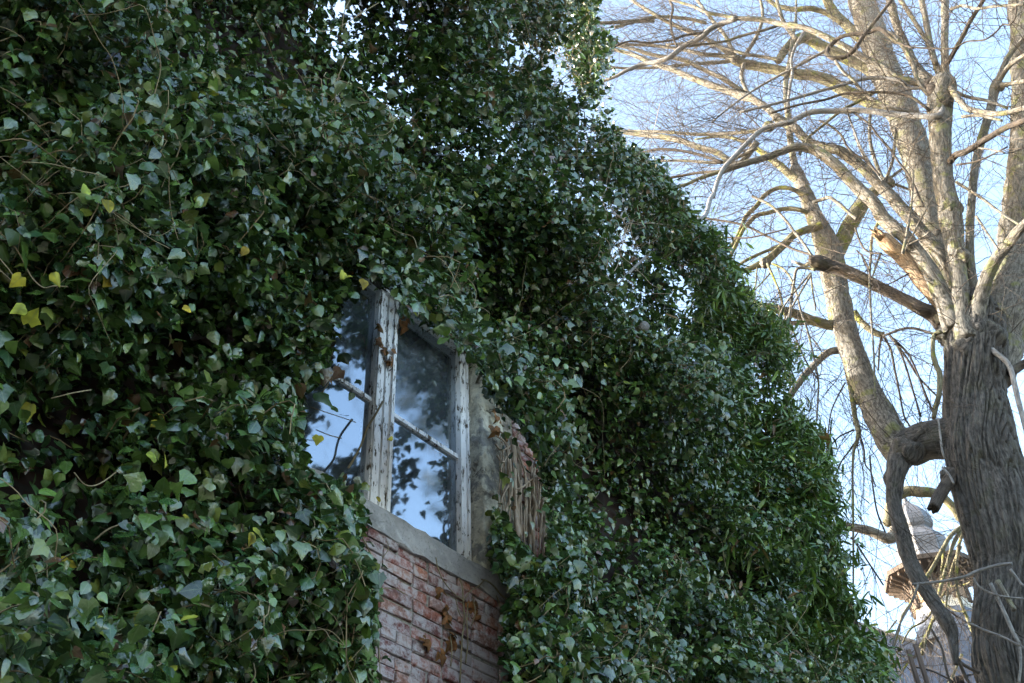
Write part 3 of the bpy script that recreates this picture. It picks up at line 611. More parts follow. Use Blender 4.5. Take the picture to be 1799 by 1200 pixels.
for (x, y, of, n_l, sx_, sy_) in ((708, 572, .05, 7, 6, 14), (668, 595, .05, 6, 5, 10), (678, 615, .045, 7, 8, 9), (688, 640, .045, 4, 5, 9), (665, 575, .06, 3, 4, 5), (784, 1065, .13, 4, 4, 8), (788, 1090, .13, 6, 5, 12), (795, 1110, .13, 4, 5, 8), (748, 1128, .13, 6, 6, 10), (800, 1125, .13, 4, 10, 10), (832, 1058, .13, 4, 5, 6), (840, 1080, .13, 3, 4, 6), (775, 1035, .13, 3, 5, 8), (782, 1150, .13, 3, 8, 5), (880, 760, .18, 4, 10, 8), (872, 725, .16, 4, 8, 6), (735, 520, .12, 4, 10, 5), (765, 470, .25, 3, 12, 10), (880, 450, .3, 3, 12, 10), (560, 985, .2, 3, 14, 10), (545, 965, .2, 3, 12, 10), (930, 985, .14, 6, 12, 10), (1000, 460, .35, 3, 14, 10), (985, 1040, .2, 3, 14, 8), (1190, 975, .3, 3, 10, 6), (1190, 1060, .35, 2, 6, 6), (600, 1000, .2, 3, 10, 10), (740, 425, .25, 6, 14, 10), (925, 425, .35, 2, 8, 6), (760, 385, .2, 6, 20, 12), (800, 430, .25, 7, 22, 14), (720, 460, .18, 5, 14, 10), (860, 400, .2, 6, 18, 12), (905, 465, .28, 5, 16, 10), (875, 740, .16, 7, 12, 16), (890, 775, .16, 6, 14, 8), (985, 760, .2, 4, 12, 14), (925, 985, .14, 6, 14, 10), (1250, 700, .3, 4, 14, 10), (1180, 1000, .3, 4, 10, 16), (560, 1000, .2, 5, 20, 16), (610, 985, .16, 5, 18, 14)):
    for _ in range(n_l): BRN.append((x + random.gauss(0, sx_ * .6), y + random.gauss(0, sy_ * .6), random.uniform(.035, .06), of))
place(BRN, 0, bcol, None, 'dead_foliage', M_DEAD, .3, .8)
# bare woody stems beside the jamb, traced
def wallpath(pts, off, w):
    P = []; R = []
    for i, (x, y) in enumerate(pts):
        of = off + .012 * math.sin(i * 1.7); s, z, _ = wall(x, y, of); p = W(np.array([s]), np.array([of]), np.array([z]))[0]; P.append(p); R.append(w / 2 / F * depth(p))
    return P, R
for pts, w in (([(900, 770), (903, 800), (904, 850), (906, 890), (908, 930), (910, 945)], 7), ([(893, 790), (897, 830), (898, 870), (892, 890), (887, 902)], 4.5), ([(915, 845), (914, 870), (910, 890), (912, 915), (913, 942)], 5),
               ([(925, 880), (924, 910), (924, 945)], 4), ([(930, 905), (934, 930), (936, 950), (940, 975)], 5), ([(936, 870), (942, 890), (938, 915), (938, 955)], 4), ([(945, 985), (950, 1010), (952, 1030)], 5), ([(960, 985), (962, 1010), (964, 1035)], 4),
               ([(884, 805), (880, 830), (886, 850), (882, 875)], 3), ([(870, 780), (880, 790), (895, 785), (905, 770), (915, 755)], 3), ([(872, 800), (884, 812), (892, 800), (905, 790)], 2.5), ([(905, 860), (918, 856), (930, 845), (955, 830)], 3), ([(948, 900), (960, 885), (972, 870)], 3), ([(955, 880), (951, 915), (948, 960), (946, 990)], 3), ([(870, 765), (885, 775), (893, 790)], 2.5), ([(912, 800), (922, 830), (926, 860)], 3), ([(878, 890), (884, 870), (895, 850)], 2.5)):
    P, R = wallpath(pts, .185, w * 1.25); tube_obj('woody_stem', P, R, M_VINEPALE, ivy['mid'], 8, 4)
for pts, w, k, of in (([(672, 706), (660, 728), (645, 752), (635, 780), (625, 800), (612, 822)], 4.5, 'left', .1), ([(545, 715), (575, 725), (605, 735), (625, 742)], 1.8, 'left', .12), ([(555, 755), (580, 765), (600, 770)], 2, 'left', .1), ([(595, 640), (585, 660), (560, 700)], 2, 'left', .25),
               ([(766, 980), (770, 1000), (780, 1022), (800, 1045), (815, 1055)], 2.2, 'mid', .16), ([(806, 1015), (812, 1030), (814, 1060), (816, 1090), (812, 1120), (810, 1160), (808, 1200)], 3, 'mid', .14), ([(822, 1060), (820, 1090), (822, 1130), (818, 1165)], 2.6, 'mid', .14), ([(846, 1018), (858, 1022), (870, 1032), (880, 1045), (895, 1055)], 3, 'mid', .15), ([(812, 1060), (825, 1040), (840, 1030), (852, 1018)], 2.4, 'mid', .15),
               ([(872, 1045), (880, 1070), (888, 1105), (898, 1150)], 2.2, 'mid', .13), ([(640, 1036), (670, 1034), (695, 1035), (712, 1044)], 1.8, 'left', .14), ([(655, 1000), (662, 1050), (664, 1100), (668, 1200)], 3, 'left', .13), ([(620, 920), (640, 950), (655, 985), (660, 1020)], 3, 'left', .15), ([(600, 950), (630, 990), (645, 1040)], 2.2, 'left', .16), ([(790, 1110), (794, 1140), (792, 1170)], 2.2, 'mid', .13), ([(680, 950), (682, 965), (672, 980)], 1.5, 'mid', .15),
               ([(830, 1045), (835, 1075), (828, 1100)], 2, 'mid', .14), ([(800, 1050), (806, 1075), (812, 1085)], 2, 'mid', .14), ([(700, 520), (712, 540), (716, 560)], 1.5, 'mid', .08), ([(690, 470), (700, 500), (705, 520)], 1.5, 'mid', .15)):
    P, R = wallpath(pts, of, w); tube_obj('woody_stem', P, R, M_VINE, ivy[k], 6, 4)
for i in range(38):
    x0 = random.uniform(876, 958); y0 = 765 + max(0, x0 - 885) * .9 + random.uniform(-10, 45); y1 = min(y0 + random.uniform(60, 190), 1000 + (x0 - 900) * .6); pts = []; x = x0
    for k in range(7): pts.append((x, y0 + (y1 - y0) * k / 6)); x += random.gauss(.3, 1.5)
    P, R = wallpath(pts, random.uniform(.135, .20), random.choice((1.4, 1.8, 2.2, 2.8, 3.6, 5.0))); tube_obj('woody_stem', P, R, M_VINEPALE, ivy['mid'], 7, 4, limb_disp)
# long arching runners in front of the foliage
for pts, w, k in (([(1160, 180), (1112, 385), (1100, 400), (1085, 440), (1060, 470), (1035, 495)], 2, 'mid'), ([(1105, 395), (1095, 420), (1090, 450), (1080, 475), (1060, 487), (1030, 500), (1000, 505)], 2.4, 'mid'), ([(1100, 395), (1080, 425), (1070, 440), (1050, 450), (1040, 470), (1020, 490), (990, 500)], 2, 'mid'), ([(1120, 395), (1140, 392), (1180, 396), (1200, 398)], 2.2, 'mid'), ([(1065, 350), (1085, 380), (1110, 388), (1130, 392)], 2, 'mid'),
                  ([(735, 370), (775, 365), (805, 370), (840, 360), (870, 345), (905, 335)], 2.6, 'mid'), ([(815, 340), (850, 330), (880, 315), (930, 310), (965, 302)], 2.4, 'mid'), ([(880, 315), (890, 290), (895, 265)], 2, 'mid'), ([(210, 235), (225, 215), (260, 200), (300, 228)], 3, 'left'), ([(0, 50), (25, 52), (60, 40), (110, 20)], 5, 'left'), ([(293, 0), (292, 40), (296, 85)], 5, 'left'), ([(70, 215), (90, 230), (120, 210), (140, 190)], 4, 'left'), ([(530, 30), (560, 55), (600, 45), (640, 20), (665, 5)], 3, 'left'), ([(600, 55), (605, 20), (615, 0)], 3, 'left'), ([(100, 560), (105, 575), (90, 545), (60, 530)], 3, 'left'), ([(90, 700), (130, 690), (160, 685)], 4, 'left'), ([(165, 950), (190, 930), (220, 920), (250, 920)], 6, 'left'), ([(130, 830), (150, 852), (175, 850), (210, 825)], 4, 'left'), ([(65, 937), (80, 970), (83, 1020)], 3, 'left'), ([(60, 460), (100, 455), (140, 458)], 4, 'left'), ([(430, 750), (460, 790), (470, 830)], 3, 'left'), ([(410, 350), (440, 380), (480, 392)], 3, 'left'), ([(240, 1030), (265, 1065), (285, 1090)], 4, 'left'), ([(170, 1145), (200, 1138), (240, 1130), (260, 1136)], 4, 'left'), ([(425, 920), (430, 950), (435, 965)], 7, 'left'), ([(445, 1165), (448, 1185), (440, 1200)], 6, 'left')):
    s, z, _ = wall(*pts[0], .3); of = .45 if k == 'mid' else .42; P, R = wallpath(pts, of, w * .62); tube_obj('woody_stem', P, R, M_VINEPALE if w < 2.7 else M_VINE, ivy[k], 5, 4)
for _ in range(46):
    x, y = random.gauss(1075, 45), random.gauss(425, 35); of = .50; s_, z_, _q2 = wall(x, y, of); p = W(np.array([s_]), np.array([of]), np.array([z_]))[0]; d = unit(-WD * random.uniform(.2, 1) - UP * random.uniform(-.2, 1.2) + WN * random.uniform(-.1, .3)); pts = [p]
    for q in range(random.randint(6, 11)): d = unit(d + rng.normal(0, .30, 3)); pts.append(pts[-1] + d * random.uniform(.05, .10))
    r = random.uniform(.002, .0042); tube_obj('dry_twig', pts, np.linspace(r, r * .4, len(pts)), M_VINEPALE, ivy['mid'], 4, 2)
# weathered beam end poking from the hollow
s, z, _ = wall(1125, 578, .2)
pA = W(np.array([wall(1098, 602, .35)[0]]), np.array([.35]), np.array([wall(1098, 602, .35)[1]]))[0]; pB = W(np.array([wall(1132, 573, .62)[0]]), np.array([.62]), np.array([wall(1132, 573, .62)[1]]))[0]
bl = thing('cut_branch', 'short sawn-off grey branch stub in a dark hollow of the ivy', 'branch', pA); tube_obj('stub', [pA, (pA + pB) / 2, pB], [.034, .034, .036], M_GREYTWIG, bl, 10, 3)
# grey sheet caught in the ivy
s, z, _ = wall(195, 92, .25); s, z, _ = wall(195, 92, .52); c0 = W(np.array([s]), np.array([.52]), np.array([z]))[0]
V = []; nu, nv = 16, 22
for j in range(nv + 1):
    for i in range(nu + 1):
        u, v = i / nu - .5, j / nv - .5; wdt = .11 * (1 - .55 * abs(v + .1)) ; p = c0 + WD * (u * wdt + .03 * v) + UP * (-v * .17) + WN * (.016 * math.sin(u * 21 + v * 4) + .012 * math.sin(v * 17 + u * 9) - .12 * u * u)
        V.append(p)
Fc = [(j * (nu + 1) + i, j * (nu + 1) + i + 1, (j + 1) * (nu + 1) + i + 1, (j + 1) * (nu + 1) + i) for j in range(nv) for i in range(nu)]
rag = mesh_obj('crumpled_sheet', V, Fc, M_RAG, None, True); tag(rag, 'crumpled blue-grey plastic sheet caught in the upper ivy', 'plastic sheet')
md = rag.modifiers.new('thickness', 'SOLIDIFY'); md.thickness = .002
# ivy berries
def ball(c, r, V, Fc, n=6):
    b = len(V)
    for i in range(1, n):
        for j in range(8):
            a = math.pi * i / n; t = 2 * math.pi * j / 8; V.append((c[0] + r * math.sin(a) * math.cos(t), c[1] + r * math.sin(a) * math.sin(t), c[2] + r * math.cos(a)))
    for i in range(n - 2):
        for j in range(8): Fc.append((b + i * 8 + j, b + i * 8 + (j + 1) % 8, b + (i + 1) * 8 + (j + 1) % 8, b + (i + 1) * 8 + j))
    Fc.append(tuple(b + j for j in range(7, -1, -1))); Fc.append(tuple(b + (n - 2) * 8 + j for j in range(8)))
for (x, y) in ((248, 30), (350, 95), (12, 1062), (440, 135), (330, 268), (290, 1085), (20, 1055)):
    s, z, _ = wall(x, y, .56); c = W(np.array([s]), np.array([.56]), np.array([z]))[0] - np.array(ivy['left'].location); V = []; Fc = []
    for _ in range(16): ball(c + unit(rng.normal(0, 1, 3)) * random.uniform(.010, .022), .0048, V, Fc)
    mesh_obj('berry_cluster', V, Fc, M_BERRY, ivy['left'], True)
# ------------------------------------------------------------------ the big pollarded tree
def mkpath(pts, D0, D1, w=None):
    P = []; R = []; n = len(pts)
    for i, p in enumerate(pts):
        t = i / max(n - 1, 1); D = D0 + (D1 - D0) * t + (.02 * math.sin(i * 2.1) if 0 < i < n - 1 else 0)
        q = PD(p[0], p[1], D); P.append(q); ww = p[2] if len(p) > 2 else (w[0] + (w[1] - w[0]) * t); R.append(ww / 2 / F * depth(q))
    return P, R
TD = 10.0
base = PD(1775, 1150, TD); tree = thing('pollarded_tree', 'big bare pollarded tree with furrowed trunk, its upper boughs in sunlight', 'tree', (base[0] + .25, base[1] - .1, 0))
def bark_disp(th, l, r):
    a = th * r * 26; w1 = vnoise(np.cos(th) * 3 + 20 + l * 1.6, np.sin(th) * 3 + 9 + l * 1.3, 3) * 3.2
    k = 26 * r; u1 = np.cos(th) * k; u2 = np.sin(th) * k
    n1 = vnoise(u1 * 1.25 + w1 * .5 + 31, u2 * 1.25 + l * 4.2, 0); n2 = vnoise(u1 * 2.2 + 11, u2 * 2.2 + l * 7, 1); big = vnoise(np.cos(th) * 1.3 + l * 1.6 + 40, np.sin(th) * 1.3 + l * 1.1, 2)
    rid = np.minimum(1, np.abs(2 * n1 - 1) * 3.0)
    return r * (.10 * (big - .5)) + min(1, (r / .25) ** 2) * .046 * (rid - .7) + .016 * (n2 - .5)
trk = [(1709, 520, 40), (1711, 540, 80), (1712, 560, 112), (1712, 600, 112), (1713, 650, 107), (1714, 700, 109), (1720, 750, 124), (1725, 800, 134), (1740, 850, 142), (1758, 900, 146), (1774, 950, 150), (1786, 1000, 150), (1791, 1050, 156), (1790, 1100, 172), (1793, 1150, 170), (1800, 1200, 165)]
P, R = mkpath(trk[::-1], TD, TD); P[0] = P[0]; g0 = np.array([P[0][0] + .12, P[0][1] - .1, -.1]); mid = (P[0] + g0) / 2
P = [g0, (g0 * 2 + P[0]) / 3, (g0 + P[0] * 2) / 3] + P; R = [R[0] * 1.7, R[0] * 1.2, R[0] * 1.04] + R
R = list(np.convolve(np.pad(np.array(R), 1, 'edge'), [.25, .5, .25], 'valid') * .90)
tube_obj('trunk', P, R, M_TRUNK, tree, 300, 24, bark_disp)
srcs = []       # (points, radii, weight) limbs that carry twigs
def bough_disp(th, l, r):
    k = 30 * r; return limb_disp(th, l, r) + .012 * (vnoise(np.cos(th) * k + 5, np.sin(th) * k + l * 2.5, 1) - .5)
def limb(name, pts, D0, D1, mat, owner=None, w=None, tw=1.0, seg=None, jag=0.0):
    P, R = mkpath(pts, D0, D1, w); big = max(R) > .05
    tube_obj(name, P, R, mat, owner or tree, seg or (28 if big else 9), 7 if big else 5, bough_disp if big else limb_disp, jag=jag)
    if tw: srcs.append((np.array(P), np.array(R), tw, owner or tree))
# thick limbs
limb('bough', [(1748, 660, 70), (1752, 610, 84), (1765, 560, 80), (1780, 500, 78), (1796, 400, 74), (1806, 300, 68), (1811, 200, 64), (1808, 100, 62), (1805, 0, 62), (1800, -90, 58), (1792, -200, 50)], 10.2, 11.2, M_BARK, tw=.6)
limb('bough', [(1690, 590, 60), (1665, 520, 52), (1643, 440, 46), (1630, 370, 46), (1618, 310, 47), (1602, 250, 52), (1585, 200, 54), (1565, 150, 53), (1545, 100, 50), (1530, 50, 47), (1513, 0, 43), (1495, -80, 40), (1480, -160, 34)], 10.3, 12.2, M_BARKPALE, tw=.6)
limb('bough', [(1700, 600, 44), (1690, 560, 34), (1688, 520, 29), (1683, 470, 30), (1676, 420, 36), (1670, 380, 40), (1660, 330, 34), (1655, 290, 33), (1652, 250, 36), (1651, 215, 38), (1652, 180, 46), (1656, 150, 46), (1659, 138, 30)], 9.75, 9.75, M_BARK, tw=.5)
limb('bough', [(1722, 600, 40), (1714, 540, 26), (1707, 483, 18), (1704, 440, 15), (1704, 390, 14), (1709, 330, 14), (1714, 287, 14), (1724, 247, 15), (1734, 213, 15), (1741, 190, 16), (1747, 158, 19), (1752, 142, 16)], 10.0, 10.1, M_BARK, tw=.7)
limb('branch', [(1749, 150, 11), (1771, 100, 10), (1799, 67, 8), (1830, 30, 6)], 10.1, 10.2, M_BARKPALE)
limb('branch', [(1752, 148, 10), (1772, 117, 9), (1799, 98, 8), (1840, 80, 6)], 10.1, 9.8, M_BARKPALE)
limb('branch', [(1752, 152, 11), (1775, 147, 8), (1799, 143, 8), (1840, 140, 6)], 10.1, 9.7, M_BARKPALE)
limb('bough', [(1715, 570, 34), (1722, 525, 27), (1736, 483, 23), (1752, 453, 21), (1772, 430, 20), (1786, 410, 19), (1799, 397, 18), (1850, 350, 16)], 9.8, 9.3, M_BARK)
limb('bough', [(1680, 580, 44), (1660, 530, 36), (1648, 505, 32), (1629, 467, 28), (1607, 437, 26), (1591, 417, 25), (1566, 397, 25), (1549, 380, 24), (1533, 355, 23), (1507, 330, 22), (1487, 310, 20), (1467, 288, 18), (1445, 272, 18), (1425, 262, 16), (1400, 258, 14), (1370, 268, 13), (1343, 278, 13), (1317, 285, 12), (1283, 295, 12), (1268, 301, 12)], 9.8, 9.0, M_BARK, tw=1.3)
limb('branch', [(1270, 300, 8), (1233, 312, 7), (1208, 323, 6), (1183, 330, 5), (1150, 345, 3)], 9.0, 8.8, M_MOSSY)
limb('bough', [(1690, 540, 34), (1676, 480, 28), (1658, 450, 25), (1640, 430, 24), (1622, 410, 23), (1600, 385, 23), (1580, 362, 22), (1558, 338, 22), (1535, 315, 20), (1515, 295, 19), (1493, 277, 18), (1473, 264, 17), (1450, 260, 16), (1427, 252, 16), (1408, 238, 16), (1398, 226, 16), (1380, 217, 17), (1362, 205, 16)], 10.0, 9.6, M_BARK, tw=1.2)
limb('branch', [(1368, 210, 13), (1350, 192, 13), (1325, 175, 13), (1300, 168, 13), (1275, 158, 13), (1250, 150, 12), (1217, 138, 11), (1183, 123, 10), (1158, 115, 9), (1117, 98, 8), (1090, 90, 7), (1060, 82, 6), (1000, 70, 4)], 9.6, 9.9, M_BARKPALE, tw=1.6)
limb('branch', [(1345, 190, 9), (1300, 158, 9), (1270, 138, 9), (1240, 124, 8), (1200, 105, 8), (1150, 97, 7), (1100, 83, 6), (1040, 75, 4)], 9.7, 10.0, M_BARKPALE, tw=1.6)
limb('branch', [(1330, 250, 12), (1300, 287, 11), (1275, 278, 11), (1258, 267, 11), (1217, 255, 11), (1200, 248, 11), (1167, 241, 10), (1117, 235, 9), (1083, 231, 8), (1040, 228, 6)], 9.3, 9.6, M_BARKPALE, tw=1.5)
limb('branch', [(1350, 228, 8), (1300, 233, 7), (1230, 236, 6), (1170, 232, 6), (1110, 230, 5), (1050, 230, 4)], 9.4, 9.9, M_BARKPALE, tw=1.2)
limb('branch', [(1330, 260, 7), (1270, 285, 6), (1200, 282, 5), (1140, 284, 4), (1100, 290, 3)], 9.2, 9.4, M_BARKPALE, tw=1.2)
limb('branch', [(1275, 300, 6), (1225, 304, 5), (1180, 312, 5), (1130, 322, 3)], 9.0, 9.2, M_TWIG, tw=1.2)
limb('branch', [(1268, 285, 6), (1215, 268, 5), (1160, 262, 5), (1120, 270, 3)], 9.2, 9.5, M_TWIG, tw=1.2)
limb('broken_bough', [(1668, 560, 34), (1652, 533, 28), (1624, 500, 27), (1602, 472, 26), (1585, 450, 28), (1566, 432, 30), (1552, 420, 28), (1545, 414, 15)], 9.9, 9.45, M_CUT, tw=.3, jag=.16)
limb('broken_bough', [(1658, 568, 36), (1640, 553, 28), (1617, 542, 24), (1583, 523, 21), (1550, 507, 21), (1517, 490, 22), (1483, 475, 24), (1455, 467, 26), (1435, 461, 28), (1424, 458, 17)], 9.95, 9.35, M_DARKBARK, tw=.3, jag=.05)
limb('bough', [(1700, 768, 96), (1670, 771, 78), (1645, 774, 72), (1622, 778, 70), (1600, 784, 70), (1582, 790, 64), (1574, 800, 50)], 10.0, 10.1, M_TRUNK, tw=.2)
limb('bough', [(1588, 795, 52), (1578, 788, 60), (1562, 765, 57), (1546, 732, 54), (1526, 690, 48), (1506, 642, 45), (1491, 600, 43), (1478, 555, 42), (1470, 515, 41), (1463, 475, 43), (1456, 440, 47), (1448, 420, 40), (1438, 395, 32), (1425, 365, 28), (1414, 338, 25), (1404, 312, 22), (1397, 296, 18)], 10.0, 10.8, M_BARK, tw=.8)
limb('bough', [(1462, 455, 34), (1478, 425, 29), (1494, 393, 27), (1510, 368, 27), (1524, 348, 22), (1540, 334, 19), (1556, 322, 20), (1562, 314, 14)], 10.6, 10.8, M_MOSSY, tw=.3)
for pts, w in (([(1552, 318), (1540, 290), (1529, 250), (1528, 215), (1530, 190)], 8), ([(1558, 312), (1570, 275), (1572, 240), (1575, 205)], 6), ([(1558, 318), (1580, 300), (1604, 285), (1630, 268)], 6), ([(1550, 325), (1535, 300), (1515, 270), (1500, 235)], 5), ([(1565, 322), (1590, 330), (1620, 345)], 6)):
    limb('branch', pts, 10.8, 11.0, M_BARKPALE, w=(w, w * .6), tw=1)
limb('branch', [(1404, 318, 16), (1393, 311, 15), (1380, 300, 14), (1363, 285, 13), (1340, 268, 10), (1310, 250, 7), (1270, 240, 5), (1220, 245, 3)], 10.7, 10.6, M_MOSSY)
limb('branch', [(1399, 300, 14), (1391, 265, 12), (1386, 215, 11), (1381, 170, 10), (1381, 140, 9), (1387, 110, 8), (1392, 70, 6), (1398, 30, 5), (1400, -30, 4)], 10.8, 11.2, M_BARKPALE)
limb('branch', [(1420, 345, 9), (1403, 338, 9), (1390, 332, 8), (1370, 330, 8), (1355, 335, 8), (1340, 347, 8), (1328, 363, 8), (1312, 378, 8), (1303, 397, 7), (1293, 420, 7), (1282, 435, 6), (1268, 450, 5)], 10.6, 10.3, M_MOSSY)
limb('branch', [(1438, 382, 10), (1422, 376, 9), (1408, 370, 9), (1392, 367, 9), (1370, 368, 8), (1350, 374, 8), (1330, 378, 8), (1317, 390, 8), (1305, 405, 7), (1293, 430, 7), (1282, 453, 6), (1272, 475, 5)], 10.6, 10.2, M_MOSSY)
limb('branch', [(1445, 396, 18), (1423, 402, 15), (1408, 407, 13), (1392, 415, 14), (1380, 427, 14), (1367, 440, 13), (1353, 452, 14), (1343, 460, 16), (1328, 467, 11), (1310, 475, 9), (1288, 486, 8), (1268, 497, 7)], 10.4, 10.0, M_MOSSY)
limb('branch', [(1384, 428, 8), (1365, 434, 6), (1335, 446, 6), (1310, 458, 6), (1285, 475, 5), (1268, 487, 4)], 10.3, 10.0, M_MOSSY)
for pts, w in (([(1348, 463), (1360, 490), (1370, 515), (1377, 545), (1380, 570)], 5), ([(1356, 463), (1375, 472), (1390, 490), (1400, 520), (1410, 555)], 5), ([(1330, 470), (1328, 495), (1322, 530)], 3), ([(1353, 480), (1340, 495), (1320, 515), (1300, 530)], 3)):
    limb('branch', pts, 10.0, 9.9, M_MOSSY, w=(w, w * .6), tw=.8)
limb('bough', [(1492, 582, 26), (1475, 574, 19), (1450, 570, 18), (1425, 562, 18), (1400, 552, 17), (1367, 543, 16), (1333, 537, 15), (1305, 531, 14), (1270, 520, 12)], 10.5, 9.6, M_MOSSY)
limb('branch', [(1428, 566, 10), (1410, 567, 9), (1390, 568, 9), (1370, 570, 9), (1350, 573, 8), (1325, 580, 6)], 10.3, 9.9, M_MOSSY, tw=.4)
limb('branch', [(1490, 612, 18), (1475, 615, 14), (1458, 618, 13), (1442, 630, 13), (1422, 650, 12), (1407, 668, 12), (1387, 697, 11), (1370, 730, 8)], 10.4, 10.0, M_BARKPALE, tw=.7)
limb('branch', [(1482, 620, 8), (1487, 650, 8), (1493, 675, 9), (1498, 705, 9), (1502, 733, 9), (1508, 757, 10), (1507, 770, 7), (1500, 792, 5), (1498, 817, 4), (1498, 850, 4), (1499, 925, 4), (1499, 1045, 3)], 10.3, 9.9, M_MOSSY, tw=.8)
for pts, w in (([(1506, 772), (1490, 795), (1480, 808), (1470, 830), (1462, 850), (1455, 880)], 3.5), ([(1500, 755), (1475, 767), (1460, 783), (1450, 800), (1443, 820)], 3.2), ([(1510, 762), (1518, 790), (1520, 815), (1530, 830), (1538, 855)], 3.5), ([(1485, 672), (1470, 700), (1460, 725), (1455, 760), (1452, 800), (1458, 860)], 3)):
    limb('branch', pts, 10.2, 10.0, M_TWIG, w=(w, w * .6), tw=.7)
limb('bough', [(1596, 785, 60), (1582, 808, 44), (1576, 830, 34), (1572, 855, 29), (1571, 885, 26), (1580, 922, 27), (1590, 960, 28), (1598, 985, 27), (1612, 1014, 27), (1630, 1043, 26), (1648, 1070, 27), (1661, 1088, 29), (1670, 1106, 24), (1674, 1125, 17), (1677, 1148, 14), (1679, 1168, 8)], 9.95, 9.6, M_TRUNK, tw=.2)
limb('branch', [(1676, 1140, 8), (1684, 1160, 6), (1700, 1172, 6), (1720, 1182, 6)], 9.6, 9.7, M_DARKBARK, tw=0)
limb('branch', [(1686, 1165, 7), (1697, 1190, 6), (1712, 1215, 5)], 9.6, 9.6, M_DARKBARK, tw=0)
limb('cut_stub', [(1672, 838, 24), (1659, 857, 22), (1646, 880, 22), (1640, 891, 20)], 9.8, 9.5, M_DARKBARK, tw=0, seg=20, jag=.05)
limb('branch', [(1653, 582, 8), (1641, 590, 8), (1639, 617, 8), (1644, 640, 10), (1651, 658, 10), (1650, 690, 9), (1644, 715, 9), (1640, 735, 8)], 9.7, 9.7, M_MOSSY, tw=.4)
limb('branch', [(1645, 588, 5), (1625, 582, 5), (1605, 577, 5), (1585, 578, 5), (1565, 585, 5), (1552, 590, 4)], 9.7, 9.9, M_TWIG)
limb('branch', [(1500, 548, 13), (1510, 562, 12), (1525, 576, 12), (1542, 586, 12), (1554, 588, 11)], 10.7, 10.8, M_MOSSY, tw=.2)
for pts in ([(1552, 590), (1565, 615), (1572, 650), (1580, 690), (1588, 730), (1598, 748)], [(1562, 588), (1575, 605), (1590, 640), (1605, 690), (1618, 732)], [(1565, 592), (1590, 625), (1612, 660), (1630, 680), (1648, 698)], [(1548, 592), (1545, 615), (1543, 650)], [(1563, 590), (1590, 615), (1605, 640), (1625, 690), (1640, 725)]):
    limb('branch', pts, 10.8, 10.5, M_TWIG, w=(4.6, 3), tw=.8)
limb('branch', [(1775, 655, 18), (1790, 645, 16), (1815, 630, 14), (1850, 610, 10)], 10.0, 10.2, M_DARKBARK, tw=.3)
# shoots from the knob on the central stem
limb('branch', [(1662, 165, 15), (1661, 120, 14), (1660, 80, 13), (1660, 40, 13), (1660, 0, 13), (1661, -60, 11), (1663, -140, 8)], 9.7, 10.0, M_BARKPALE)
for pts, w, D1, mt_ in (([(1655, 160), (1650, 132), (1642, 107), (1634, 75), (1626, 33), (1619, 0), (1610, -60)], (12, 10), 10.1, M_BARK), ([(1644, 112), (1636, 85), (1627, 70), (1604, 33), (1582, 0), (1550, -50)], (9, 7), 10.2, M_BARK),
     ([(1645, 180), (1630, 165), (1612, 142), (1600, 103), (1573, 65), (1549, 53)], (9, 7), 9.5, M_BARK), ([(1648, 150), (1630, 137), (1612, 121), (1597, 93), (1579, 55), (1566, 10), (1555, -40)], (17, 13), 10.3, M_BARKPALE),
     ([(1650, 160), (1632, 150), (1599, 143), (1571, 133), (1549, 117), (1517, 101), (1493, 87), (1455, 67), (1417, 50), (1375, 43), (1350, 36), (1317, 33), (1293, 32), (1267, 27), (1242, 22), (1217, 11), (1188, 2), (1130, -14)], (15, 5), 9.0, M_BARK),
     ([(1652, 175), (1655, 195), (1648, 203), (1630, 205), (1583, 202), (1542, 197), (1507, 194), (1470, 195), (1437, 196), (1417, 200), (1400, 208), (1388, 215), (1353, 222), (1333, 232), (1317, 247), (1292, 273), (1272, 295), (1260, 320), (1253, 347)], (12, 7.5), 8.7, M_GREYTWIG),
     ([(1660, 150), (1672, 157), (1686, 177), (1699, 190), (1719, 196), (1745, 200), (1770, 198), (1799, 190), (1850, 180)], (12, 9), 9.3, M_BARK), ([(1660, 155), (1680, 162), (1700, 170), (1735, 177), (1770, 190)], (8, 5), 9.9, M_BARK), ([(1664, 112), (1672, 98), (1692, 62), (1707, 33), (1726, 3), (1750, -40)], (9, 7), 9.5, M_DARKBARK),
     ([(1668, 285), (1680, 272), (1699, 265), (1732, 245), (1766, 225), (1799, 212), (1850, 190)], (13, 10), 9.2, M_DARKBARK), ([(1650, 150), (1600, 155), (1580, 141), (1533, 137), (1503, 142), (1467, 153), (1433, 162), (1400, 172), (1350, 185), (1300, 197)], (7, 5), 8.9, M_GREYTWIG),
     ([(1650, 200), (1635, 195), (1625, 188), (1600, 170), (1567, 163), (1525, 162), (1483, 165), (1450, 175), (1400, 185), (1350, 200)], (6, 4), 9.2, M_DARKBARK), ([(1640, 205), (1600, 197), (1575, 192), (1542, 180), (1517, 162), (1500, 142), (1483, 127), (1467, 107)], (6, 6), 9.2, M_BARK)):
    limb('branch', pts, 9.7, D1, mt_, w=w, tw=1.2)
dI = wall(1150, 440, .75)[2]
limb('branch', [(1255, 340, 7.5), (1247, 352, 8), (1238, 380, 8), (1206, 396, 8), (1170, 425, 6), (1125, 460, 5), (1075, 510, 3)], 8.7, dI, M_GREYTWIG, tw=.2)
limb('branch', [(1293, 33, 10), (1267, 42, 10), (1247, 52, 10), (1230, 67, 10), (1200, 82, 10), (1180, 98, 9), (1157, 108, 9), (1130, 113, 8), (1103, 123, 7), (1080, 135, 6), (1057, 143, 5), (1027, 152, 4)], 9.2, 9.6, M_GREYTWIG)
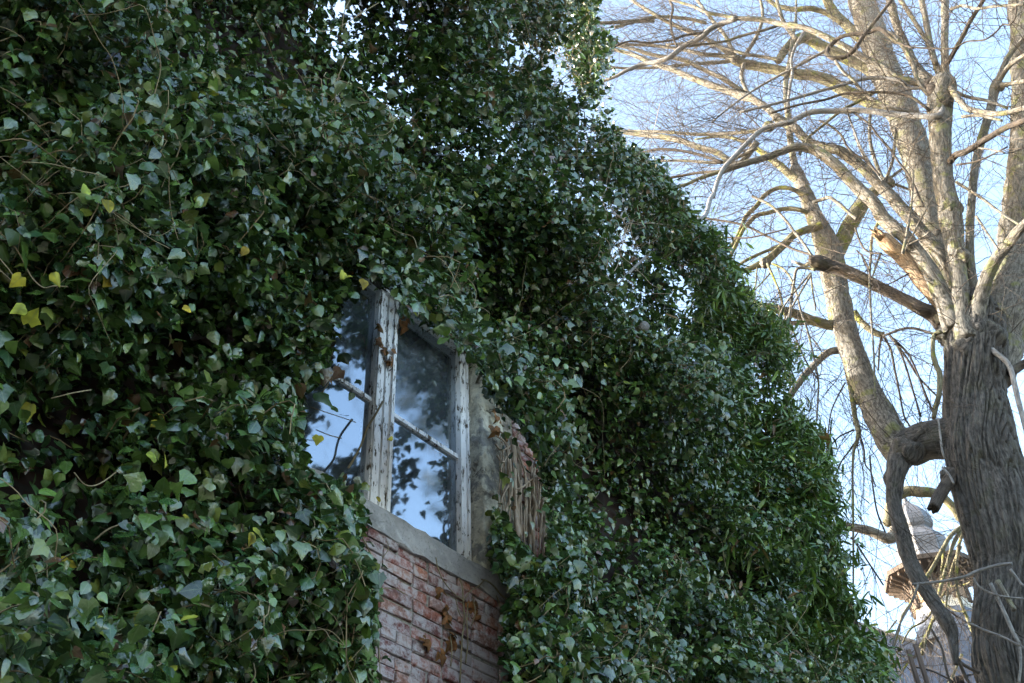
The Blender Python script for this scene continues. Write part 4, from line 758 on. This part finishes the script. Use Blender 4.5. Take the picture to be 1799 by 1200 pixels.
# the pale bough behind
limb('bough', [(1575, 195, 28), (1550, 192, 22), (1517, 175, 20), (1483, 158, 22), (1458, 142, 21), (1425, 132, 19), (1400, 130, 18), (1350, 120, 17), (1307, 112, 16), (1290, 104, 17), (1284, 98, 10)], 11.6, 10.8, M_MOSSY, tw=.7)
limb('bough', [(1545, 132, 26), (1517, 117, 21), (1483, 100, 21), (1442, 80, 20), (1415, 66, 20), (1394, 74, 18), (1378, 90, 15), (1367, 108, 11)], 11.8, 11.0, M_MOSSY, tw=.7)
limb('bough', [(1550, 108, 24), (1530, 85, 19), (1505, 62, 18), (1488, 44, 18), (1470, 28, 17), (1455, 5, 16), (1435, -40, 14)], 11.9, 11.6, M_MOSSY, tw=.7)
limb('branch', [(1480, 40, 12), (1450, 22, 10), (1425, 15, 10), (1395, 16, 9), (1365, 10, 8), (1345, -5, 7)], 11.7, 11.2, M_MOSSY)
for pts, w in (([(1290, 104), (1267, 98), (1233, 95), (1200, 87), (1150, 80), (1090, 78)], (9, 5)), ([(1288, 100), (1258, 78), (1233, 65), (1200, 51), (1167, 35), (1150, 25), (1117, 5), (1090, -15)], (9, 6)), ([(1290, 97), (1283, 80), (1272, 60), (1250, 33), (1225, 0), (1205, -30)], (8, 5)),
     ([(1307, 112), (1303, 135), (1312, 160), (1330, 178)], (8, 6)), ([(1300, 108), (1320, 80), (1335, 50), (1340, 20), (1330, -20)], (8, 5)), ([(1292, 106), (1260, 110), (1220, 112), (1160, 118), (1100, 120), (1060, 116)], (8, 4)), ([(1150, 36), (1120, 37), (1070, 40), (1030, 40)], (8, 6)), ([(1240, 40), (1200, 32), (1150, 30), (1110, 40), (1080, 48)], (7, 5)), ([(1370, 105), (1340, 100), (1310, 95), (1270, 84), (1230, 76), (1170, 78)], (7, 4)), ([(1400, 70), (1380, 45), (1370, 20), (1360, -20)], (9, 6))):
    limb('branch', pts, 10.9, 10.6, M_BARKPALE, w=w, tw=1.4)
limb('branch', [(1567, 0, 6), (1538, 37, 6), (1517, 63, 7), (1500, 88, 8), (1483, 100, 8), (1462, 102, 8), (1453, 90, 8), (1467, 72, 8), (1483, 63, 7), (1503, 60, 7), (1527, 57, 7), (1545, 50, 8), (1560, 62, 7), (1578, 75, 5), (1605, 85, 3)], 9.3, 9.3, M_DARKBARK, tw=.6)
for pts, w, mt_ in (([(1453, 88), (1417, 107), (1397, 118), (1350, 143), (1317, 163), (1280, 190), (1250, 215)], (6, 3), M_GREYTWIG), ([(1420, 48), (1410, 60), (1395, 88), (1390, 108), (1392, 127), (1388, 150), (1385, 175), (1383, 197)], (6, 5), M_GREYTWIG),
     ([(1175, -30), (1177, 0), (1182, 15), (1178, 38), (1183, 67), (1190, 84)], (5, 4), M_DARKBARK), ([(1260, 45), (1233, 57), (1200, 63), (1183, 70), (1142, 75), (1103, 73), (1080, 82)], (5, 3), M_DARKBARK), ([(1400, 40), (1375, 43), (1342, 53), (1303, 63), (1275, 72), (1242, 77), (1210, 82)], (6, 4), M_BARK),
     ([(1549, 68), (1599, 82), (1641, 85), (1674, 85), (1699, 73), (1729, 70), (1749, 57), (1762, 43), (1774, 43), (1784, 30), (1786, 0)], (3, 3), M_DARKBARK), ([(1669, 17), (1691, 10), (1716, 15), (1749, 11), (1799, 8)], (6, 5), M_BARK), ([(1540, 160), (1500, 183), (1480, 193), (1450, 217), (1425, 237), (1418, 245), (1405, 272)], (6, 4), M_MOSSY),
     ([(1490, 190), (1500, 198), (1527, 218), (1542, 238), (1560, 258), (1577, 282), (1593, 303), (1605, 323), (1622, 363)], (4, 4), M_TWIG), ([(1440, 212), (1460, 222), (1478, 238), (1488, 257), (1503, 272), (1523, 283), (1545, 308)], (4.5, 4), M_TWIG), ([(1488, 195), (1500, 228), (1513, 260), (1527, 283), (1550, 318)], (4, 3), M_GREYTWIG), ([(1428, 356), (1445, 350), (1458, 347), (1472, 357), (1493, 375), (1505, 385)], (7, 6), M_BARK),
     ([(1322, 345), (1333, 350), (1357, 363), (1383, 390), (1392, 403), (1408, 423), (1427, 450)], (5, 5), M_BARK), ([(1225, 380), (1250, 385), (1283, 390), (1313, 398), (1343, 413), (1377, 430), (1400, 440), (1427, 448)], (4, 4.5), M_DARKBARK), ([(1255, 416), (1310, 418), (1343, 412), (1383, 402)], (3, 3), M_TWIG),
     ([(1432, 474), (1417, 471), (1400, 473), (1395, 497), (1390, 527), (1388, 545), (1384, 580)], (6, 4), M_BARKPALE), ([(1428, 462), (1412, 466), (1400, 462), (1392, 459)], (8, 4), M_BARKPALE), ([(1424, 480), (1407, 500), (1378, 537), (1363, 572)], (4, 3), M_BARKPALE), ([(1425, 482), (1410, 508), (1390, 543), (1380, 572), (1382, 607), (1387, 650), (1390, 678)], (4, 3), M_BARKPALE),
     ([(1424, 480), (1427, 505), (1433, 545)], (4, 3), M_BARK), ([(1390, 500), (1397, 508), (1408, 550), (1417, 575), (1425, 607), (1433, 642), (1438, 672), (1437, 700), (1435, 740)], (4.5, 3), M_BARK), ([(1388, 560), (1400, 600), (1410, 623), (1422, 645), (1437, 667)], (3, 3), M_TWIG), ([(1502, 400), (1515, 433), (1530, 444), (1549, 445)], (3.5, 3), M_TWIG), ([(1543, 390), (1532, 417), (1530, 450), (1528, 483), (1530, 550), (1535, 620), (1538, 700)], (6, 3), M_BARK),
     ([(1547, 446), (1538, 470), (1532, 490)], (4.5, 3), M_BARK), ([(1505, 440), (1515, 450), (1525, 470), (1530, 490)], (3, 3), M_TWIG), ([(1586, 445), (1595, 400), (1602, 350), (1605, 300)], (6, 3), M_BARKPALE), ([(1590, 440), (1610, 400), (1640, 345)], (4, 3), M_BARK), ([(1592, 432), (1615, 420), (1632, 408)], (4, 3), M_BARK), ([(1597, 480), (1570, 495), (1555, 502)], (3, 2), M_TWIG),
     ([(1459, 750), (1459, 850), (1458, 918)], (3, 2), M_TWIG), ([(1528, 800), (1531, 834), (1540, 895), (1555, 935)], (3.4, 3), M_TWIG), ([(1495, 945), (1503, 953), (1525, 987), (1552, 1028)], (4, 3), M_TWIG), ([(1680, 320), (1720, 345), (1760, 375), (1799, 400)], (6, 4), M_BARK), ([(1690, 265), (1720, 260), (1765, 268)], (4, 3), M_BARK), ([(1680, 290), (1720, 282), (1770, 258)], (4, 3), M_TWIG), ([(1715, 380), (1735, 410), (1755, 440)], (5, 4), M_BARK), ([(1690, 205), (1720, 203), (1760, 212)], (6, 5), M_BARK)):
    limb('twig_branch' if False else 'branch', pts, 9.55 if mt_ is not M_BARKPALE else 9.4, 9.4, mt_, w=w, tw=1.0)
# twigs low on the trunk, in front of it
for pts, w, mt_ in (([(1602, 1027), (1656, 1021), (1695, 1013), (1715, 1004), (1752, 993), (1778, 990)], (5, 6), M_GREYTWIG), ([(1613, 1027), (1602, 1058), (1579, 1101), (1565, 1146)], (4, 3), M_GREYTWIG), ([(1740, 1025), (1762, 1070), (1780, 1110), (1792, 1135)], (7, 7), M_GREYTWIG), ([(1752, 1020), (1770, 1050), (1782, 1072)], (9, 9), M_BARKPALE), ([(1700, 1092), (1725, 1105), (1760, 1118), (1799, 1138)], (4, 4), M_GREYTWIG), ([(1792, 1135), (1793, 1170), (1790, 1200)], (5, 5), M_GREYTWIG),
     ([(1710, 1015), (1722, 1032), (1755, 1046), (1799, 1052)], (3.5, 3), M_GREYTWIG), ([(1648, 735), (1652, 765), (1655, 790), (1660, 805)], (3.5, 4), M_GREYTWIG), ([(1655, 820), (1668, 835), (1676, 850)], (4, 4), M_GREYTWIG), ([(1775, 1000), (1790, 1020), (1799, 1030)], (5, 4), M_GREYTWIG), ([(1600, 1170), (1640, 1180), (1680, 1200)], (3, 3), M_DARKBARK), ([(1636, 1105), (1655, 1140), (1662, 1175), (1672, 1205)], (4, 4), M_DARKBARK)):
    limb('branch', pts, 9.35, 9.35, mt_, w=w, tw=.25)
def lump(name, c, rad, mat, parent, k=0, amp=.26):
    V = []; Fc = []; nu, nv = 28, 20
    for j in range(nv + 1):
        for i in range(nu):
            a = math.pi * j / nv; t = 2 * math.pi * i / nu; d = np.array([math.sin(a) * math.cos(t), math.sin(a) * math.sin(t), math.cos(a)])
            q = 1 + amp * float(vnoise(d[0] * 2.3 + 9 + k, d[1] * 2.3 + d[2] * 2.7 + 5, k % 8) - .5) * 2 + amp * .7 * float(vnoise(d[0] * 6 + 30 + k, d[1] * 6 + d[2] * 5 + 9, (k + 3) % 8) - .5)
            V.append(c + d * np.array(rad) * q - np.array(parent.location))
    Fc = [(j * nu + i, (j + 1) * nu + i, (j + 1) * nu + (i + 1) % nu, j * nu + (i + 1) % nu) for j in range(nv) for i in range(nu)]
    return mesh_obj(name, V, Fc, mat, parent, True, None, np.array([(v[0] * .7 + v[1] * .7, v[2]) for v in V]))
for i, (x, y, D, r) in enumerate(((1652, 160, 9.72, .15), (1640, 150, 9.72, .12), (1655, 185, 9.72, .12), (1632, 158, 9.72, .08), (1754, 152, 10.08, .075), (1672, 365, 9.68, .12), (1690, 450, 9.7, .09), (1290, 103, 10.8, .08), (1343, 462, 10.05, .07), (1556, 322, 10.75, .10), (1350, 222, 9.3, .07), (1700, 612, 9.78, .16), (1725, 580, 9.86, .19), (1692, 562, 9.84, .16), (1668, 590, 9.88, .13), (1740, 590, 9.92, .18), (1598, 792, 9.88, .13))):
    lump('burr', PD(x, y, D), (r, r * .8, r * 1.0), M_DARKBARK if y < 200 and x > 1600 and x < 1700 else (M_TRUNK if y > 500 and x > 1590 else M_BARK), tree, i)
limb('branch', [(1728, 600, 14), (1740, 612, 11), (1752, 622, 10), (1767, 634, 9.5), (1777, 653, 9.5), (1784, 683, 9.5), (1789, 705, 9), (1799, 743, 9), (1812, 800, 8), (1816, 860, 6)], 9.85, 9.5, M_GREYTWIG, tw=.2)
lump('burr', PD(1672, 838, 9.85), (.10, .09, .12), M_TRUNK, tree, 31); lump('burr', PD(1640, 770, 9.98), (.20, .16, .17), M_TRUNK, tree, 33); lump('burr', PD(1570, 842, 9.95), (.09, .08, .11), M_TRUNK, tree, 34); lump('burr', PD(1519, 700, 10.2), (.11, .09, .09), M_BARK, tree, 35)
# ------------------------------------------------------------------ second tree behind the trunk
b2 = PD(1715, 915, 13.5); tree2 = thing('mossy_tree', 'sunlit pale mossy tree partly hidden behind the big trunk', 'tree', (b2[0], b2[1], 0))
Pt = [np.array([b2[0], b2[1], 0.]), np.array([b2[0] + .05, b2[1], b2[2] * .5]), b2 - UP * .3, b2, b2 + UP * .35]; tube_obj('trunk', Pt, [.26, .20, .17, .16, .12], M_MOSSY, tree2, 24, 8, bough_disp)
limb('bough', [(1715, 905, 15), (1689, 912, 13), (1678, 897, 14), (1662, 878, 16), (1645, 867, 18), (1620, 864, 19), (1590, 864, 18), (1565, 885, 17), (1560, 920, 18)], 13.5, 12.9, M_MOSSY, tree2, tw=.4)
limb('bough', [(1572, 930, 20), (1562, 947, 19), (1525, 932, 18), (1494, 926, 16), (1464, 925, 16), (1445, 933, 16), (1430, 943, 10), (1400, 960, 7)], 12.9, 12.3, M_BARKPALE, tree2, tw=.4)
for pts, w in (([(1705, 918), (1690, 925), (1670, 942), (1656, 965), (1639, 996), (1624, 1019)], (8, 7)), ([(1705, 922), (1690, 931), (1675, 956), (1664, 993), (1656, 1019), (1647, 1055), (1640, 1090)], (8, 6)), ([(1658, 962), (1655, 1000), (1647, 1055), (1638, 1090), (1627, 1121), (1619, 1150)], (5, 6)), ([(1695, 925), (1684, 962), (1681, 996), (1681, 1036), (1690, 1064), (1704, 1098), (1712, 1120)], (6, 6)),
     ([(1640, 1085), (1630, 1110), (1616, 1138)], (6, 5)), ([(1688, 960), (1672, 1000), (1665, 1040), (1660, 1080)], (5, 4)), ([(1612, 1030), (1600, 1060), (1585, 1082), (1578, 1110), (1566, 1150), (1560, 1190)], (5, 4)), ([(1660, 1040), (1640, 1070), (1625, 1090), (1600, 1105), (1585, 1130)], (4, 3)), ([(1650, 1050), (1672, 1070), (1695, 1075)], (4, 3)), ([(1575, 1090), (1560, 1110), (1545, 1140)], (3, 2)), ([(1585, 1140), (1560, 1155), (1540, 1175)], (4, 3)), ([(1665, 1030), (1690, 1028), (1705, 1022)], (4, 3)), ([(1610, 1150), (1595, 1165), (1580, 1190)], (4, 3)), ([(1690, 1150), (1675, 1185), (1660, 1215)], (5, 5))):
    limb('branch', pts, 13.4, 13.0, M_MOSSY, tree2, w=w, tw=.9)

# ------------------------------------------------------------------ twigs
crown = {id(tree): [tree, Twigs()], id(tree2): [tree2, Twigs()]}
LEFTW = unit(PD(1100, 250, 9.6) - PD(1640, 250, 9.8))
def twig(tw, p, d, L, r, lvl, droop):
    n = max(3, int(L / .11)); pts = [p]; dd = d
    for i in range(n):
        dd = unit(dd + rng.normal(0, .09 + .03 * lvl, 3) + UP * droop * .05); pts.append(pts[-1] + dd * (L / n))
    pts = np.array(pts); rr = np.linspace(r, max(r * .35, .0011), len(pts)); tw.add(pts, rr, 3)
    if lvl <= 0: return
    for i in range(1, len(pts)):
        if random.random() < .5:
            ax = unit(np.cross(dd, rng.normal(0, 1, 3))); q = unit((pts[i] - pts[i - 1]) * 1.0 / (L / n) + ax * random.uniform(.6, 1.3)); twig(tw, pts[i], q, L * random.uniform(.25, .55), rr[i] * .6, lvl - 1, droop)
for P, R, wt, own in srcs:
    P2, R2 = spline(P, R, 4); seg = np.linalg.norm(np.diff(P2, axis=0), axis=1); Lt = seg.sum(); n = np.random.default_rng(len(P) + int(P[0][0] * 100)).poisson(Lt * 7.0 * wt)
    tw = crown[id(own)][1]; T = unit(np.gradient(P2, axis=0))
    for _ in range(n):
        i = random.randrange(1, len(P2)); ax = unit(np.cross(T[i], rng.normal(0, 1, 3))); x, y, dd_ = project(P2[i])
        low = y > 420; d = unit(T[i] * random.uniform(.2, 1.0) + ax * random.uniform(.5, 1.1) + LEFTW * (.45 if not low else .1) - UP * (.35 if low else -.1))
        r = min(R2[i] * .5, random.uniform(.0022, .0068)); twig(tw, P2[i] + ax * R2[i] * .6, d, random.uniform(.5, 1.9), r, 2 if random.random() < .55 else 1, -1.0 if low else .0)
for o_, tw in crown.values():
    if tw.n: tw.build('crown', M_TWIG, o_)
# round seed ball
c = PD(1312, 448, 10.1); V = []; Fc = []; ball((0, 0, 0), .030, V, Fc, 8); ball((-.022, .0, .016), .016, V, Fc, 6); V = [(x * 1.0, y, z * 1.15) for x, y, z in V]
nb = mesh_obj('perched_bird', V, Fc, M_DARKBARK, None, True); nb.location = tuple(c); bpy.data.objects.remove(nb)

# ------------------------------------------------------------------ manor with turret, far behind
DM = 35.0
t0 = PD(1632, 1000, DM); tz = t0[2]
man = thing('manor_house', 'distant manor with grey slate roof and an onion-domed turret under brown eaves', 'building', (t0[0], t0[1], 0))
O = np.array(man.location)
ZR = PD(1560, 1108, DM)[2]
def at_z(x, y, z):
    q = ray(x, y); return EYE + q * ((z - EYE[2]) / q[2])
ra = at_z(1440, 1076, ZR); rb = at_z(1632, 1138, ZR); rdir = unit((rb - ra) * np.array([1, 1, 0])); ra = ra - rdir * 14; rb2 = rb + rdir * 1.0
rn = np.array([rdir[1], -rdir[0], 0]);
if rn @ (EYE - ra) < 0: rn = -rn
def rel(p): return tuple(np.asarray(p) - O)
e1, e2 = ra + rn * 5.5 - UP * 7.0, rb2 + rn * 5.5 - UP * 7.0 + rdir * 3; f1, f2 = ra - rn * 5.5 - UP * 7.0, rb2 - rn * 5.5 - UP * 7.0 + rdir * 3
ro = MB(); ro.add([rel(ra), rel(rb2), rel(e2), rel(e1), rel(f2), rel(f1)], [(0, 3, 2, 1), (0, 1, 4, 5), (1, 2, 4), (0, 5, 3)], uv=[(0, 0), (20, 0), (22, 9), (0, 9), (22, 18), (0, 18)]); roof = ro.build('roof', M_SLATE, man, col=False)
rp, rr_ = [np.array(ra) - O, np.array(rb2) - O], [.11, .11]
V, UVq, Q = tube_arrays(np.array(rp), np.array(rr_), 10); mesh_obj('ridge_cap', V, Q, M_SILL, roof, True)
bw = MB(); 
def loop(ps, z0, z1): 
    n = len(ps); V = [(p[0] - O[0], p[1] - O[1], z0) for p in ps] + [(p[0] - O[0], p[1] - O[1], z1) for p in ps]
    bw.add(V, [(i, (i + 1) % n, n + (i + 1) % n, n + i) for i in range(n)])
ins = .4; loop([e1 - rn * ins, e2 - rn * ins, f2 + rn * ins, f1 + rn * ins], 0, e1[2] + .2); bw.build('wall', M_STUCCO, man)
mpp = depth(t0) / F; vp = mpp / math.cos(math.radians(27))      # metres per pixel across / up at the turret
def octa(r, z, rot=math.radians(22.5 - 8), n=8): return [(r * math.cos(rot + 2 * math.pi * i / n), r * math.sin(rot + 2 * math.pi * i / n), z) for i in range(n)]
def lathe(name, prof, mat, parent, n=8, smooth=False, rot=math.radians(14.5)):
    V = []; Fc = []; uv = []
    for r, z in prof:
        V += octa(r, z, rot, n); uv += [(i * r * .78, z) for i in range(n)]
    for j in range(len(prof) - 1):
        for i in range(n): k = (i + 1) % n; Fc.append((j * n + i, j * n + k, (j + 1) * n + k, (j + 1) * n + i))
    Fc.append(tuple(range(n))[::-1]); Fc.append(tuple((len(prof) - 1) * n + i for i in range(n)))
    return mesh_obj(name, V, Fc, mat, parent, smooth, None, uv)
ze = tz - 15 * vp                                              # eaves underside level
S = mpp
# lantern body with arched louvred openings
lan = lathe('turret', [(50 * S, ze - 160 * vp), (50 * S, ze - 62 * vp), (46 * S, ze - 56 * vp), (44 * S, ze + 2 * vp)], M_STUCCO, man)
rot0 = math.radians(14.5)
for i in range(8):
    a = rot0 + 2 * math.pi * (i + .5) / 8; ap = 46 * S * math.cos(math.pi / 8); ca, sa = math.cos(a), math.sin(a)
    def P3(u, v, dpt): return (ca * (ap + dpt) - sa * u, sa * (ap + dpt) + ca * u, v)
    hw = 12.5 * S; zb = ze - 50 * vp; zt = ze - 22 * vp
    arc = [(-hw, zb), (hw, zb)] + [(hw * math.cos(t), zt + hw * math.sin(t)) for t in np.linspace(0, math.pi, 9)]
    V = [P3(u, v, .02) for u, v in arc] + [P3(u, v, -.2) for u, v in arc]; n = len(arc)
    Fc = [tuple(range(n))] + [(j, n + j, n + (j + 1) % n, (j + 1) % n) for j in range(n)]
    op = mesh_obj('louvred_opening', V, Fc, M_LOUVRE, lan)
    ar2 = [(u * 1.22, zt + (v - zt) * 1.22 if v > zt else v) for u, v in arc[1:]] ; ar2 = ar2 + [(-hw * 1.22, zb)]; ar1 = arc[1:] + [(-hw, zb)]
    V = [P3(u, v, .05) for u, v in ar1] + [P3(u, v, .05) for u, v in ar2] + [P3(u, v, -.02) for u, v in ar2]; n = len(ar1)
    Fc = [(j, j + 1, n + j + 1, n + j) for j in range(n - 1)] + [(n + j, n + j + 1, 2 * n + j + 1, 2 * n + j) for j in range(n - 1)]
    mesh_obj('arch_surround', V, Fc, M_STUCCO, op)
    a2 = rot0 + 2 * math.pi * i / 8; pc = MB(); r0 = 47 * S; pc.box((-.07, -.09, ze - 56 * vp), (.07, .09, ze - 4 * vp)); V = [(math.cos(a2) * (r0 + x) - math.sin(a2) * y, math.sin(a2) * (r0 + x) + math.cos(a2) * y, z) for x, y, z in pc.v]
    mesh_obj('corner_post', V, pc.f, M_WOODB, lan)
eav = lathe('eaves', [(44 * S, ze - 14 * vp), (78 * S, ze - 3 * vp), (84 * S, ze - 2 * vp), (85 * S, ze + 5 * vp), (80 * S, ze + 7 * vp), (48 * S, ze + 17 * vp)], M_WOODB, lan)
for i in range(8):
    for f_ in (.0, .25, .5, .75):
        A1 = np.array(octa(1, 0)[i]); B1 = np.array(octa(1, 0)[(i + 1) % 8]); d = A1 * (1 - f_) + B1 * f_; d = d[:2]; a = math.atan2(d[1], d[0]); rr0 = np.linalg.norm(d)
        V = []; 
        for yy in (-.035, .035):
            for (x, z) in ((46 * S, ze - 32 * vp), (46 * S, ze - 15 * vp), (80 * S, ze - 3 * vp), (80 * S, ze - 8 * vp), (60 * S, ze - 14 * vp)): x *= rr0; V.append((math.cos(a) * x - math.sin(a) * yy, math.sin(a) * x + math.cos(a) * yy, z))
        mesh_obj('bracket', V, [(0, 1, 2, 3, 4), (9, 8, 7, 6, 5)] + [(j, 5 + j, 5 + (j + 1) % 5, (j + 1) % 5) for j in range(5)], M_WOODB, lan)
zd = ze + 12 * vp
prof = [(46, 0), (42, 6), (38, 14), (38.5, 24), (40, 34), (38, 44), (31, 53), (25, 58), (24.5, 62), (28, 66), (29.5, 73), (28, 82), (23, 92), (16, 101), (8, 109), (4, 114), (2.6, 124), (1.0, 170)]
lathe('onion_dome', [(r * S * 1.16, zd + h_ * vp * 1.12) for r, h_ in prof], M_DOME, lan, 8)
lathe('turret_skirt', [(92 * S, ze - 190 * vp), (74 * S, ze - 140 * vp), (58 * S, ze - 92 * vp), (51 * S, ze - 74 * vp), (50.5 * S, ze - 70 * vp)], M_SLATE, lan)
# hipped roof to the right of the turret and its dormer
dq = at_z(1655, 1150, tz - 3.2)
dm = MB(); rgt = np.array([WD[0], WD[1], 0]); fr = unit((EYE - dq) * np.array([1, 1, 0])); sd_ = np.array([-fr[1], fr[0], 0])
def db(x, y, z): return rel(dq + sd_ * x + fr * y + UP * z)
hw = .34; dm.add([db(-hw, .5, -.5), db(hw, .5, -.5), db(hw, .5, .35), db(-hw, .5, .35), db(-hw, -1.2, -.5), db(hw, -1.2, -.5), db(hw, -1.2, .35), db(-hw, -1.2, .35)], [(0, 1, 2, 3), (1, 5, 6, 2), (4, 0, 3, 7)]); dor = dm.build('dormer', M_WOODB, man)
dm = MB(); dm.add([db(-.48, .62, .33), db(.48, .62, .33), db(.40, -1.2, .6), db(-.40, -1.2, .6), db(-.48, .62, .43), db(.48, .62, .43), db(.40, -1.2, .72), db(-.40, -1.2, .72)], [(3, 2, 1, 0), (4, 5, 6, 7), (0, 1, 5, 4), (1, 2, 6, 5), (3, 0, 4, 7)]); dm.build('dormer_roof', M_SILL, dor)
dm = MB()
for a0, a1 in ((-.27, -.03), (.03, .27)): dm.add([db(a0, .505, -.4), db(a1, .505, -.4), db(a1, .505, .25), db(a0, .505, .25)], [(0, 1, 2, 3)])
dm.build('dormer_window', M_ROOM, dor)
hp = MB(); apx = np.array([t0[0], t0[1], ze - 85 * vp]); q1 = apx + unit((EYE - apx) * np.array([1, 1, 0])) * 4.2 - UP * 6; side = np.array([-fr[1], fr[0], 0]);
if (side @ RC[:, 0]) < 0: side = -side
hp.add([rel(apx), rel(q1 - side * .2), rel(q1 + side * 6.5), rel(apx + side * 3.2 - UP * .2), rel(apx + side * 6 - fr * 4 - UP * 6)], [(0, 1, 2, 3), (3, 2, 4)], uv=[(0, 0), (0, 8), (8, 8), (4, 0), (12, 4)]); hp.build('wing_roof', M_SLATE, man, col=False)

# two weathered wooden posts
for (x, y, w, lab) in ((1599, 1143, 7.5, 'shorter of two weathered wooden posts in front of the slate roof'), (1612, 1134, 7.5, 'taller of two weathered wooden posts in front of the slate roof')):
    p = PD(x, y, 8.8); hw = w / 2 / F * depth(p); lo = np.array([p[0], p[1], 0]); o = thing('wooden_post', lab, 'post', lo, 'weathered wooden posts')
    V = []; 
    for z in np.linspace(0, p[2], 30): V += [(hw * cx_ * (1 + random.uniform(-.08, .08)) + .02 * math.sin(z), hw * cy_ * (1 + random.uniform(-.08, .08)), z) for cx_, cy_ in ((-1, -.8), (-.8, -1), (.8, -1), (1, -.8), (1, .8), (.8, 1), (-.8, 1), (-1, .8))]
    V[-8:] = [(a, b, c + random.uniform(-.03, .02)) for a, b, c in V[-8:]]
    Fc = [(j * 8 + i, j * 8 + (i + 1) % 8, (j + 1) * 8 + (i + 1) % 8, (j + 1) * 8 + i) for j in range(29) for i in range(8)] + [tuple(29 * 8 + i for i in range(8))]
    mesh_obj('post_shaft', V, Fc, M_POST, o)

# ------------------------------------------------------------------ tree mirrored in the panes, standing to the right of the wall, out of the picture
def mirror(x, y, dist):
    s, z, _ = wall(x, y, 0); p = W(np.array([s]), np.array([0.]), np.array([z]))[0]; v = unit(p - EYE); r = v - 2 * (v @ WN) * WN; return p + r * (dist / math.hypot(r[0], r[1]))
mt0 = mirror(745, 640, 6.5); ev = thing('evergreen_tree', 'dark leafy evergreen tree mirrored in the window panes', 'tree', (mt0[0], mt0[1], 0))
et = mirror(900, 640, 8.0) * np.array([1, 1, 0])
tube_obj('trunk', [et, et + UP * 4, et + UP * 8, et + UP * 13], [.25, .2, .15, .05], M_DARKBARK, ev, 14, 5, limb_disp)
DARKR = [[(684, 500), (800, 590), (800, 800), (740, 768), (690, 735)], [(690, 735), (800, 800), (800, 990), (780, 940), (770, 880), (735, 840), (700, 790)], [(590, 520), (660, 540), (652, 700), (640, 700), (600, 650)], [(735, 850), (800, 860), (800, 990), (770, 960)], [(640, 690), (655, 690), (650, 900), (640, 880)]]
DN = [.62, .36, .26, .30, .12]
pos = []
for poly, dn in zip(DARKR, DN):
    xs = [p[0] for p in poly]; ys = [p[1] for p in poly]; area = (max(xs) - min(xs)) * (max(ys) - min(ys))
    for _ in range(int(area * .16 * dn)):
        x, y = random.uniform(min(xs), max(xs)), random.uniform(min(ys), max(ys))
        if inpoly(np.array([x]), np.array([y]), poly)[0] and vnoise(x * .07, y * .055, 1) * .6 + vnoise(x * .19, y * .16, 2) * .4 > (.80 - .62 * dn): pos.append(mirror(x + random.gauss(0, 3), y + random.gauss(0, 3), 6.5 + random.gauss(0, .45)))
# rest of its crown
cc = mirror(745, 600, 6.8) + UP * 1.7
for _ in range(900):
    d = unit(rng.normal(0, 1, 3)) * (random.random() ** .35) * np.array([1.5, 1.5, 2.6]); p = cc + d
    x_, y_, d_ = project(p)
    if p[2] > mt0[2] + 1.2 and not (d_ > 0 and x_ < 1900 and y_ > -120): pos.append(p)
pos = np.array(pos); x_, y_, d_ = project(pos); pos = pos[~((d_ > 0) & (x_ < 1860) & (y_ > -80))]; m = len(pos); N = unit(rng.normal(0, 1, (m, 3)) + UP * .4); T = unit(-UP[None] * .8 + rng.normal(0, .6, (m, 3)))
leaves_mesh('crown', pos, N, T, rng.uniform(.04, .085, m), np.array([.010, .018, .010]) * rng.uniform(.6, 1.4, (m, 1)), .2, M_NARROW, ev)
tw = Twigs()
for i in range(16): 
    a = et + UP * random.uniform(4.5, 10); b = pos[random.randrange(m)]; q = (a + b) / 2 + rng.normal(0, .15, 3); tw.add(np.array([a, q, b]), np.array([.022, .012, .004]), 5)
tw.build('bough', M_DARKBARK, ev)
